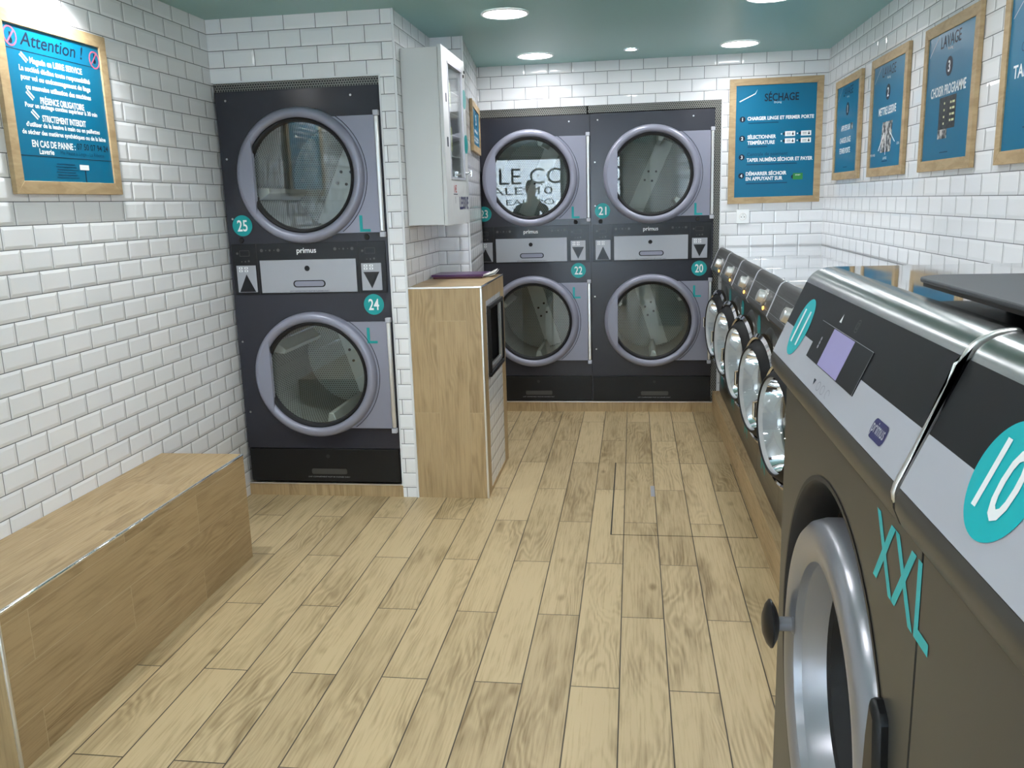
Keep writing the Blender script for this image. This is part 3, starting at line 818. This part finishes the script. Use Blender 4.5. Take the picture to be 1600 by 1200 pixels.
def b3(p, P, w):
    label('white_lettering', [('CHOISIR PROGRAMME', w*.5, .302, .038, dict(w=.375, mid=True, bold=.02))], P, 'white', p)
    s = MB(); flat(s, rect(.210, .390, .155, .275), P, .0005); s.build('keypad_picture', 'photo2', p)
    s = MB(); flat(s, rect(.210, .310, .120, .155), P, .0005); s.build('keypad_base', 'photo1', p)
    s = MB()
    for kk in range(4): flat(s, rect(.262, .275, .172+.025*kk, .180+.025*kk), P, .001); flat(s, rect(.330, .345, .180+.022*kk, .188+.022*kk), P, .001); flat(s, rect(.352, .378, .180+.022*kk, .188+.022*kk), P, .001)
    s.build('keypad_key', 'yellow', p)
def b4(p, P, w):
    label('blue_lettering', [('Centrale de paiement', .135, .345, .030, dict(w=.32, al='LEFT', mid=True))], P, 'blueline', p)
    label('white_lettering', [('TAPER NUMÉRO', .088, .285, .040, dict(w=.42, al='LEFT', mid=True, bold=.02))], P, 'white', p)
    s = MB(); flat(s, rect(.19, .40, .105, .110), P); s.build('fine_line', 'blueline', p)
wash_poster(5.520, .590, .560, 'blue LAVAGE poster numbered 1 in an oak frame on the right wall', '1', b1)
wash_poster(4.733, .595, .562, 'blue LAVAGE poster numbered 2 with a soap hopper picture on the right wall', '2', b2)
wash_poster(3.920, .580, .560, 'blue LAVAGE poster numbered 3 with a keypad picture on the right wall', '3', b3)
wash_poster(3.130, .590, .560, 'blue poster reading TAPER, cut by the right edge of the photo', None, b4)
# small poster on the slanting side of the pilaster
ang = math.atan2(1.0, -.1035)
py = 5.080
t, p, P = poster((-.8237-.1035*(py-4)+.0005, py, 1.742), ang, .60, .290, 'blue poster with a white hand mark on the tiled pilaster beside the vending cabinet', .040)
label('white_lettering', [('3', .31, .195, .06, dict(mid=True, bold=.03)), ('LESSIVE', .30, .125, .018, dict(w=.26, mid=True, bold=.02)), ('TAPER NUMÉRO', .30, .090, .013, dict(w=.38, mid=True, bold=.02)), ('PRODUIT', .30, .068, .013, dict(w=.34, mid=True, bold=.02))], P, 'white', p, .0009)
s = MB(); flat(s, circ(.33, .195, .048), P, .0004); s.build('number_dot', 'navy', p)

# ------------------------------------------------------------------ socket
so = thing('wall_socket', (.702, YC, 1.306), 0, 'white electrical socket on the back wall tiles below the SÉCHAGE poster', 'socket')
MB().xz(rrect(-.040, .040, -.044, .044, .006), -.009, -.0005).build('cover_plate', 'white', so, bevel=.002)
MB().lathe([(.0, -.0085), (.019, -.0085), (.021, -.0115), (.023, -.0115), (.0245, -.009)], (0, 0, 0), 32).build('socket_rim', 'paper', so)
MB().lathe([(0, -.0092), (.003, -.0092), (.003, -.008)], (-.0095, 0, -.004), 10).lathe([(0, -.0092), (.003, -.0092), (.003, -.008)], (.0095, 0, -.004), 10).build('socket_hole', 'niche', so)
MB().lathe([(0, -.016), (.0025, -.015), (.0028, -.008)], (0, 0, .009), 10).build('earth_pin', 'chrome', so)

# ------------------------------------------------------------------ floor hatch
fh = thing('floor_hatch', (-.101, 3.560, 0), 0, 'square inspection hatch cut into the plank floor near the washer plinth', 'floor hatch')
hw, hd_ = .628, 1.060
MB().box(.006, hw-.004, .004, hd_-.004, .0002, .0012).build('hatch_cover', 'floor', fh, uv=lambda co, n: floor_uv(Vector((co.x-.101, co.y+3.560, co.z)), n))
gp = MB()
gp.box(0, .006, 0, hd_, .0002, .0006).box(hw-.003, hw, 0, hd_, .0002, .0006).box(.006, hw-.003, 0, .004, .0002, .0006).box(.006, hw-.003, hd_-.003, hd_, .0002, .0006)
gp.build('hatch_gap', 'niche', fh)
MB().box(.186, .206, .505, .665, .0012, .0020).build('lifting_plate', 'silver', fh)

# ------------------------------------------------------------------ small washers
WS = .603
SX, SZ = .575, .1475
def small_washer_proto():
    root = thing('washing_machine', (SX, 5.80, SZ), -PI/2, '', 'washing machine', 'small washing machines')
    w = WS; zt = 1.113-SZ; zd = .628-SZ; cx = .3025
    b = MB().plate_hole(0, w, .004, .80, cx, zd, .212, 0, .012)
    b.box(0, .01, .012, .60, .004, zt-.012).box(w-.01, w, .012, .60, .004, zt-.012).box(.01, w-.01, .59, .60, .004, zt-.012).box(.01, w-.01, .012, .59, .004, .014)
    b.build('washer_body', 'washer', root)
    MB().box(.0, w, .002, .615, zt-.012, zt).build('steel_top', 'top', root, bevel=.003)
    prof = [(.0, .795), (-.060, .818), (-.068, .8325), (-.0235, .945), (-.016, .957), (-.004, zt-.0005), (.002, zt-.0005), (.002, .795)]
    fa = MB().yz(prof, .008, w-.001).build('control_fascia', 'fascia', root)
    MB().yz([(y-.003 if i < 5 else y, z+(.002 if 2 <= i < 6 else -.001)) for i, (y, z) in enumerate(prof)], 0, .008).build('fascia_edge', 'silver2', root, bevel=.002)
    L = math.hypot(.0445, .1125)
    def F(u, s, off): # s measured along the slope
        k = s/L; return (u, -.068+.0445*k-.93*off, .8325+.1125*k+.37*off)
    s = MB()
    for v in (.018, .090): flat(s, rect(.01, w-.003, v, v+.0018), F, .0004)
    for u in (.21, .515): flat(s, rect(u, u+.0016, .018, .090), F, .0004)
    for k in range(4): flat(s, rect(.235+k*.020, .247+k*.020, .023, .032), F, .0005)
    for k in range(3): flat(s, [(.245+k*.020, .045), (.249+k*.020, .045), (.264+k*.020, .080), (.260+k*.020, .080)], F, .0005)
    flat(s, rect(.468, .492, .030, .042), F, .0005)
    s.build('fascia_marking', 'silver', fa)
    kb = MB()
    c = F(.415, .056, 0)
    n = Vector((0, -.93, .37)); u_ = Vector((1, 0, 0)); v_ = n.cross(u_)
    def knobring(r, h): return [Vector(c)+n*h+r*(math.cos(2*PI*i/28)*u_+math.sin(2*PI*i/28)*v_) for i in range(28)]
    rings = [[kb.bm.verts.new(q) for q in knobring(r, h)] for r, h in ((.034, 0), (.034, .006), (.027, .008), (.025, .030), (.022, .033))]
    for A, B in zip(rings, rings[1:]):
        for i in range(28): kb.bm.faces.new([A[i], A[(i+1) % 28], B[(i+1) % 28], B[i]])
    kb.bm.faces.new(rings[-1])
    kb.build('selector_knob', 'alu', root)
    lp = MB(); cL = Vector(F(.480, .018, .0)); 
    lp.lathe([(0, -.008), (.007, -.006), (.009, 0)], tuple(cL), 16).build('indicator_lamp', 'amber', root)
    # door left ajar, hinge on the right
    d = MB().lathe([(.1745, -.036), (.1755, -.041), (.178, -.044), (.183, -.042), (.211, -.004), (.213, .004), (.200, .004)], (-.2325, 0, 0), 72, closed=True).build('door', 'rubber', root, loc=(.535, -.006, zd), rot=math.radians(9.2))
    tag(d, 'black rimmed washer door standing slightly ajar')
    MB().lathe([(.2145, -.010), (.222, -.014), (.237, -.004), (.239, .012), (.2145, .016)], (-.2325, 0, 0), 72, closed=True).build('chrome_ring', 'chrome', d)
    MB().lathe([(.1715, -.022), (.164, .015), (.148, .070), (.130, .085), (0, .088)], (-.2325, 0, 0), 56).build('bowl_glass', 'bowl', d)
    MB().lathe([(.1742, -.038), (.171, .0), (.172, .045), (.19, .06)], (-.2325, 0, 0), 64).build('steel_liner', 'tub', d)
    MB().tube([(-.44, -.02, -.05), (-.468, -.034, -.03), (-.468, -.034, .03), (-.44, -.02, .05)], .008).build('door_handle', 'chrome', d)
    dm = MB().lathe([(.206, .012), (.206, .05), (.232, .06), (.232, .26), (0, .27)], (cx, 0, zd), 56).build('drum', 'tub', root)
    for k in range(3):
        a = .5+k*2*PI/3; ca, sa = math.cos(a), math.sin(a)
        MB().prism([(-.03, .231), (.03, .231), (.01, .175), (-.01, .175)], (.09), .25, lambda m, q, dd: (cx+q*ca-m*sa, dd, zd+q*sa+m*ca)).build('lifter', 'chrome', dm, bevel=.004)
    MB().lathe([(.216, -.002), (.232, -.012), (.250, -.010), (.262, 0)], (cx, 0, zd), 64).build('door_collar', 'washer', root)
    MB().disc((.545, -.0002, .85-SZ), .046, .0012).build('round_sticker', 'teal', root)
    label('size_letter', [('M', .185, .272-SZ, .105, dict(w=.125, bold=.012, mid=True))], front(0), 'teal', root)
    return root
labs = ['small steel front-loading washing machine nearest the back wall, touching the dryers',
        'second small steel washing machine from the back wall',
        'middle one of the five small steel washing machines in the row',
        'fourth small steel washing machine from the back wall, its whole door visible',
        'small steel washing machine mostly hidden behind the big washer numbered 11']
for i in range(5):
    o = small_washer_proto() if i == 0 else dup(proto)
    if i == 0: proto = o
    o.location = (SX, 5.80-.605*i, SZ); o['label'] = labs[i]

# ------------------------------------------------------------------ big washers
WB, BXF = .795, .29
def big_washer(yfar, lab, num, nu, xxl):
    root = thing('washing_machine', (BXF, yfar, 0), -PI/2, lab, 'washing machine', 'big XXL washing machines')
    w = WB; zt = 1.304; cx, zc, zr = .3975, .652, .668
    b = MB().plate_hole(0, w-.003, .0, 1.088, cx, zr, .338, 0, .05, n=96)
    b.box(0, .012, .05, .86, 0, zt-.03).box(w-.015, w-.003, .05, .86, 0, zt-.03).box(.012, w-.015, .848, .86, 0, zt-.03).box(.012, w-.015, .05, .848, 0, .02)
    b.build('washer_body', 'washerb', root)
    MB().lathe([(.345, -.0015), (.337, -.0015), (.333, .004), (.333, .075), (.15, .078)], (cx, 0, zr), 96).build('door_recess', 'recess', root)
    # bullnose under the fascia
    MB().yz([(.0, 1.086), (-.013, 1.094), (-.024, 1.108), (-.031, 1.124), (-.032, 1.137), (-.028, 1.147), (.02, 1.147), (.02, 1.086)], .001, w-.004).build('bumper_strip', 'washerb', root)
    SL = (.056, .129); L = math.hypot(*SL)
    def F(u, z, off):      # point on the slope at height z
        k = (z-1.148)/SL[1]; return (u, -.028+SL[0]*k-.917*off, z+.398*off)
    fa = MB().yz([(-.028, 1.148), (-.004, 1.2035), (.02, 1.2035), (.02, 1.148)], .001, w-.012).build('fascia_panel', 'silver2', root)
    MB().yz([(-.004, 1.2035), (.028, 1.277), (.05, 1.277), (.05, 1.2035)], .001, w-.012).build('fascia_dark_band', 'fascia_dark', root)
    cap = [(.028, 1.277)]
    for i in range(1, 9):
        a = i/8; t = (1-a)**2; 
        cap.append(((1-a)**2*.028+2*(1-a)*a*.040+a*a*.078, (1-a)**2*1.277+2*(1-a)*a*1.3045+a*a*1.3040))
    MB().yz(cap+[(.078, 1.285), (.05, 1.277)], .001, w-.004).build('steel_cap', 'cap', root)
    MB().box(.001, w-.004, .078, .87, zt-.012, zt).build('steel_top', 'top', root)
    # rounded steel lip at the near end of the fascia
    lip = [(-.031, 1.128), (-.033, 1.140), (-.031, 1.149)]+[(y-.004, z+.002) for y, z in cap]+[(.078, 1.300), (.02, 1.27), (-.01, 1.15)]
    MB().yz(lip, w-.010, w-.002).build('end_lip', 'alu', root, bevel=.002)
    # display
    dp = MB(); dp.prism(rect(.243, .540, 1.1815, 1.2375), 0, .0012, lambda u, z, d: F(u, z, d)); dp = dp.build('display_box', 'fascia_dark', root)
    s = MB(); flat(s, rect(.328, .450, 1.1825, 1.2365), F, .0018); s.build('lit_screen', 'lilac', dp)
    s = MB()
    for r in (rect(.243, .540, 1.2375, 1.2383), rect(.5392, .540, 1.1815, 1.2383)): flat(s, r, F, .0018)
    for z in (1.203, 1.209, 1.215): flat(s, circ(.285, z, .004, 10, .003), F, .0016)
    s.build('display_line', 'silver', dp)
    s = MB(); flat(s, [(.329, 1.2475), (.341, 1.2475), (.335, 1.260)], F, .0006); s.build('start_arrow', 'white', root)
    label('dial_icon', [('@', .423, 1.2545, .014, dict(mid=True))], F, 'fascia', root)
    s = MB(); flat(s, [(.346, 1.1655), (.360, 1.1655), (.353, 1.157)], F, .0006); s.build('down_arrow', 'navy', root)
    s = MB()
    for u in (.383, .410, .440):
        for i in range(18):
            if u == .440 and 12 < i < 18: continue
            a, c = 2*PI*i/18, 2*PI*(i+1)/18
            flat(s, [(u+.008*math.cos(a), 1.1610+.0055*math.sin(a)), (u+.0095*math.cos(a), 1.1610+.0066*math.sin(a)), (u+.0095*math.cos(c), 1.1610+.0066*math.sin(c)), (u+.008*math.cos(c), 1.1610+.0055*math.sin(c))], F, .0005)
    s.build('touch_button', 'grey', root)
    bd = MB(); flat(bd, rrect(.652, .706, 1.1615, 1.1835, .008), F, .0007); bd = bd.build('brand_badge', 'navyp', root)
    label('brand_lettering', [('primus', .679, 1.1725, .014, dict(w=.046, mid=True, bold=.006))], F, 'silver2', bd, .0012)
    n = MB(); flat(n, circ(nu, 1.2105, .0515, 64, .0475), F, .0008); n = n.build('number_sticker', 'tealb', root)
    label('numeral', [(num, nu, 1.2105, .058, dict(w=.050 if num == '11' else .054, mid=True, bold=.012))], F, 'white', n, .0014)
    if xxl: label('size_lettering', [('XXL', .729, 1.024, .088, dict(w=.200, bold=.012, mid=True))], front(0), 'tealb', root)
    s = MB(); s.box(w-.0035, w-.001, .002, .05, 0, 1.088); s.build('panel_gap', 'niche', root)
    # door
    d = MB().lathe([(.219, .012), (.222, -.002), (.231, -.009), (.258, -.013), (.277, -.009), (.288, .002), (.293, .020), (.293, .055), (.20, .058)], (0, 0, 0), 120).build('door', 'door_silver', root, loc=(cx, 0, zc))
    MB().lathe([(.220, .010), (.215, .020), (.200, .062)], (0, 0, 0), 96).build('door_funnel', 'door_silver', d)
    MB().lathe([(.199, .056), (.196, .050), (.176, .052), (.170, .062), (.165, .085)], (0, 0, 0), 80).build('gasket', 'rubber', d)
    MB().lathe([(.168, .074), (.12, .066), (.06, .061), (0, .060)], (0, 0, 0), 64).build('door_glass', 'glass', d)
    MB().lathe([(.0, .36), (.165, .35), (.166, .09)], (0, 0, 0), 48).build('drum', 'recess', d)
    kx, kz = -.226, .022
    kn = MB().lathe([(0, -.058), (.020, -.057), (.036, -.051), (.0435, -.045), (.0435, -.042), (.030, -.034), (.017, -.030), (0, -.030)], (kx, 0, kz), 40).build('door_knob', 'black', d)
    MB().lathe([(.013, -.032), (.013, -.008), (.018, -.004)], (kx, 0, kz), 28).build('knob_stem', 'door_silver', d)
    hg = MB().xz([(.296, .205), (.326, .190), (.338, .10), (.338, -.10), (.300, -.14), (.284, -.06), (.280, .06), (.286, .15)], -.016, .02).build('door_hinge', 'black', d, bevel=.008)
    return root
big_washer(1.655, 'big XXL washing machine numbered 11 with a lit lilac screen', '11', .125, True)
big_washer(.857, 'big washing machine numbered 10 cut off by the right edge of the photo', '10', .168, False)
# dark lid board lying across the steel tops
pts = [(.365, .70), (.365, 1.150)]
for i in range(1, 15):
    a = PI - (PI*.5)*i/14
    pts.append((.415+.05*math.cos(a), 1.160+.045*math.sin(a)))
pts += [(.52, 1.200), (.62, 1.180), (.70, 1.15), (.735, 1.10), (.74, 1.0), (.74, .70), (.70, .64), (.42, .64)]
lid = thing('plastic_board', (.365, .70, 1.3045), 0, 'dark grey rounded plastic board lying on the polished steel washer tops at the right', 'board')
P0 = [(a-.365, b-.70) for a, b in pts]
MB().xy(P0, .0165, .0225).build('board_panel', 'lid', lid, bevel=.002)
cxm = sum(a for a, _ in P0)/len(P0); cym = sum(b for _, b in P0)/len(P0)
MB().xy([(cxm+(a-cxm)*.97, cym+(b-cym)*.97) for a, b in P0], .0115, .0165).build('board_rim', 'black', lid)
MB().xy([(cxm+(a-cxm)*.22, cym+(b-cym)*.22) for a, b in P0], .0, .0115).build('board_foot', 'black', lid)

# ------------------------------------------------------------------ ceiling lights
def downlight(x, y, lab, small=False):
    t = thing('small_downlight' if small else 'ceiling_light', (x, y, HC), 0, lab, 'ceiling light', 'ceiling spots' if small else 'round ceiling lights')
    r = .030 if small else .100
    MB().lathe([(r, -.002), (r+.004, -.006), (r+.012, -.005), (r+.014, -.0005)], (0, 0, 0), 48, axis='z').build('light_ring', 'chrome' if small else 'white', t)
    MB().lathe([(0, -.0035), (r, -.003)], (0, 0, 0), 48, axis='z').build('light_diffuser', 'spotlamp' if small else 'lamp', t)
    if not small:
        l = bpy.data.lights.new('downlight_beam', 'SPOT'); l.energy = 9.0; l.spot_size = math.radians(156); l.spot_blend = 1.0; l.shadow_soft_size = .09
        l.color = (.965, .965, 1.0)
        o = bpy.data.objects.new('downlight_beam', l); COL.objects.link(o); o.parent = t; o.location = (0, 0, -.012)
    return t
downlight(-.596, 4.253, 'round recessed light in the ceiling in front of the vending cabinet, largest one in view')
downlight(-.590, 5.479, 'round recessed ceiling light above dryers 23 and 22')
downlight(.617, 5.447, 'round recessed ceiling light nearest the SÉCHAGE poster')
downlight(.612, 4.236, 'round ceiling light cut by the top edge of the photo above the washers')
downlight(-.012, 5.440, 'tiny ceiling spot between the two far round lights', True)
downlight(-1.760, 2.800, 'small ceiling spot above the Attention notice by the left wall', True)
for y in (3.03, 1.81, .60, -.62, -1.84):
    for x in (-.596, .612):
        downlight(x, y, 'round recessed ceiling light in the near half of the room')

def spot(x, y, e, size, blend=.6):
    l = bpy.data.lights.new('spot_beam', 'SPOT'); l.energy = e; l.spot_size = math.radians(size); l.spot_blend = blend; l.shadow_soft_size = .03
    l.color = (.97, .99, 1)
    o = bpy.data.objects.new('spot_beam', l); COL.objects.link(o); o.location = (x, y, HC-.012)
    return o
spot(-1.800, 2.800, 20, 125); spot(-.012, 5.440, 3, 110)

# ------------------------------------------------------------------ the photographer, seen only in reflections
def skin(name, chains, mat, parent, sub=1):
    """chains: lists of (x, y, z, radius); equal points are shared"""
    V, E, R = [], [], []
    idx = {}
    for ch in chains:
        last = None
        for x, y, z, r in ch:
            k = (round(x, 4), round(y, 4), round(z, 4))
            if k not in idx: idx[k] = len(V); V.append(k); R.append(r)
            if last is not None: E.append((last, idx[k]))
            last = idx[k]
    me = bpy.data.meshes.new(name); me.from_pydata(V, E, []); me.materials.append(M[mat])
    o = bpy.data.objects.new(name, me); COL.objects.link(o); o.parent = parent
    md = o.modifiers.new('skin', 'SKIN'); md.use_smooth_shade = True
    if not me.skin_vertices: me.attributes.new('skin_vertex', 'FLOAT', 'POINT')
    for i, r in enumerate(R):
        sv = me.skin_vertices[0].data[i]; sv.radius = (r, r); sv.use_root = (i == 0)
    ss = o.modifiers.new('sub', 'SUBSURF'); ss.levels = sub; ss.render_levels = sub
    return o
who = thing('person', (.0, -.44, 0), 0, 'person in a dark jacket holding up a phone, mirrored in the glass of dryer 23', 'person')
def arm(s_, r):
    return [(0, 0, 1.37, .105*r), (s_*.10, .0, 1.385, .070*r), (s_*.185, .0, 1.36, .055*r), (s_*.235, .03, 1.22, .045*r), (s_*.250, .08, 1.10, .040*r), (s_*.20, .21, 1.21, .036*r), (s_*.115, .345, 1.345, .029*r)]
def leg(s_, r):
    return [(0, 0, .93, .115*r), (s_*.095, 0, .88, .095*r), (s_*.105, .01, .66, .074*r), (s_*.11, .02, .48, .056*r), (s_*.115, .0, .30, .052*r), (s_*.12, -.02, .09, .038*r)]
spine = [(0, 0, .93, .115), (0, .005, 1.08, .110), (0, .0, 1.24, .125), (0, 0, 1.37, .105), (0, .0, 1.445, .055), (0, .01, 1.50, .052), (0, .022, 1.555, .072), (0, .018, 1.62, .088), (0, .012, 1.675, .066)]
def hand(s_):
    w_ = (s_*.115, .345, 1.345, .029); p_ = (s_*.083, .385, 1.385, .030)
    out = [[w_, p_]]
    for k in range(4):
        z = 1.392+.018*k
        out.append([p_, (s_*.078, .398-.004*k, z, .0095), (s_*.070, .412, z+.010, .0085), (s_*.052, .4125, z+.012, .0078), (s_*.040-.002*k*s_, .412, z+.010, .007)])
    out.append([p_, (s_*.080, .388, 1.366, .0115), (s_*.070, .394, 1.352, .010), (s_*.058, .3975, 1.372, .0085)])
    return out
ch = [spine]
for s_ in (-1, 1): ch += [arm(s_, .82), leg(s_, .85)+[(s_*.12, .05, .045, .030), (s_*.125, .13, .035, .026)]] + hand(s_)
body = skin('body', ch, 'skin', who)
tors = [(0, 0, .93, .128), (0, .005, 1.08, .124), (0, .0, 1.24, .138), (0, 0, 1.37, .115), (0, .0, 1.43, .068)]
skin('jacket', [tors, arm(-1, 1.12), arm(1, 1.12)], 'cloth', body)
skin('trousers', [leg(-1, 1.05), leg(1, 1.05)], 'trousers', body)
for s_ in (-1, 1): skin('shoe', [[(s_*.12, -.035, .05, .046), (s_*.12, .05, .045, .044), (s_*.125, .15, .036, .034)]], 'black', body)
skin('hair', [[(0, -.035, 1.59, .070), (0, -.028, 1.655, .082), (0, .012, 1.700, .066), (0, .055, 1.695, .035)]], 'hair', body)
for s_ in (-1, 1):
    MB().lathe([(0, -.012), (.0085, -.008), (.012, 0), (.0085, .008), (0, .012)], (s_*.032, .098, 1.628), 14).build('eye', 'navy', body)
    skin('ear', [[(s_*.086, .01, 1.63, .012), (s_*.090, .005, 1.605, .010)]], 'skin', body)
skin('nose', [[(0, .100, 1.628, .008), (0, .116, 1.600, .012)]], 'skin', body)
skin('mouth', [[(-.022, .094, 1.572, .005), (0, .100, 1.571, .006), (.022, .094, 1.572, .005)]], 'red', body)
ph = thing('phone', (0, -.030, 1.408), 0, 'dark phone held up in both hands by the mirrored person', 'phone')
MB().xz(rrect(-.039, .039, -.03, .105, .010), -.008, .0).build('phone_body', 'black', ph, bevel=.002)
MB().xz(rrect(-.035, .035, -.026, .101, .008), -.0088, -.008).build('phone_screen', 'blackgl', ph)

# ------------------------------------------------------------------ world and camera
w = bpy.data.worlds.new('World'); S.world = w; w.use_nodes = True
nt = w.node_tree; nt.nodes.clear()
sky = nt.nodes.new('ShaderNodeTexSky'); sky.sky_type = 'NISHITA'; sky.sun_elevation = math.radians(38); sky.sun_rotation = math.radians(100); sky.sun_disc = False
bg = nt.nodes.new('ShaderNodeBackground'); bg.inputs[1].default_value = 2.4
out = nt.nodes.new('ShaderNodeOutputWorld'); nt.links.new(sky.outputs[0], bg.inputs[0]); nt.links.new(bg.outputs[0], out.inputs[0])

cam = bpy.data.cameras.new('Camera'); co = bpy.data.objects.new('Camera', cam); COL.objects.link(co)
cam.sensor_fit = 'HORIZONTAL'; cam.sensor_width = 36; cam.lens = 30.1265; cam.clip_start = .02; cam.clip_end = 100
R = Matrix(((0.990109, 0.000735, 0.140297), (0.13705, 0.208896, -0.968287), (-0.030019, 0.977938, 0.206729)))
co.matrix_world = Matrix.Translation((0, 0, 1.43642)) @ R.to_4x4()
S.camera = co
S.view_settings.view_transform = 'Standard'; S.view_settings.look = 'None'
S.view_settings.exposure = 1.45; S.view_settings.gamma = 1.0; S.view_settings.use_curve_mapping = False
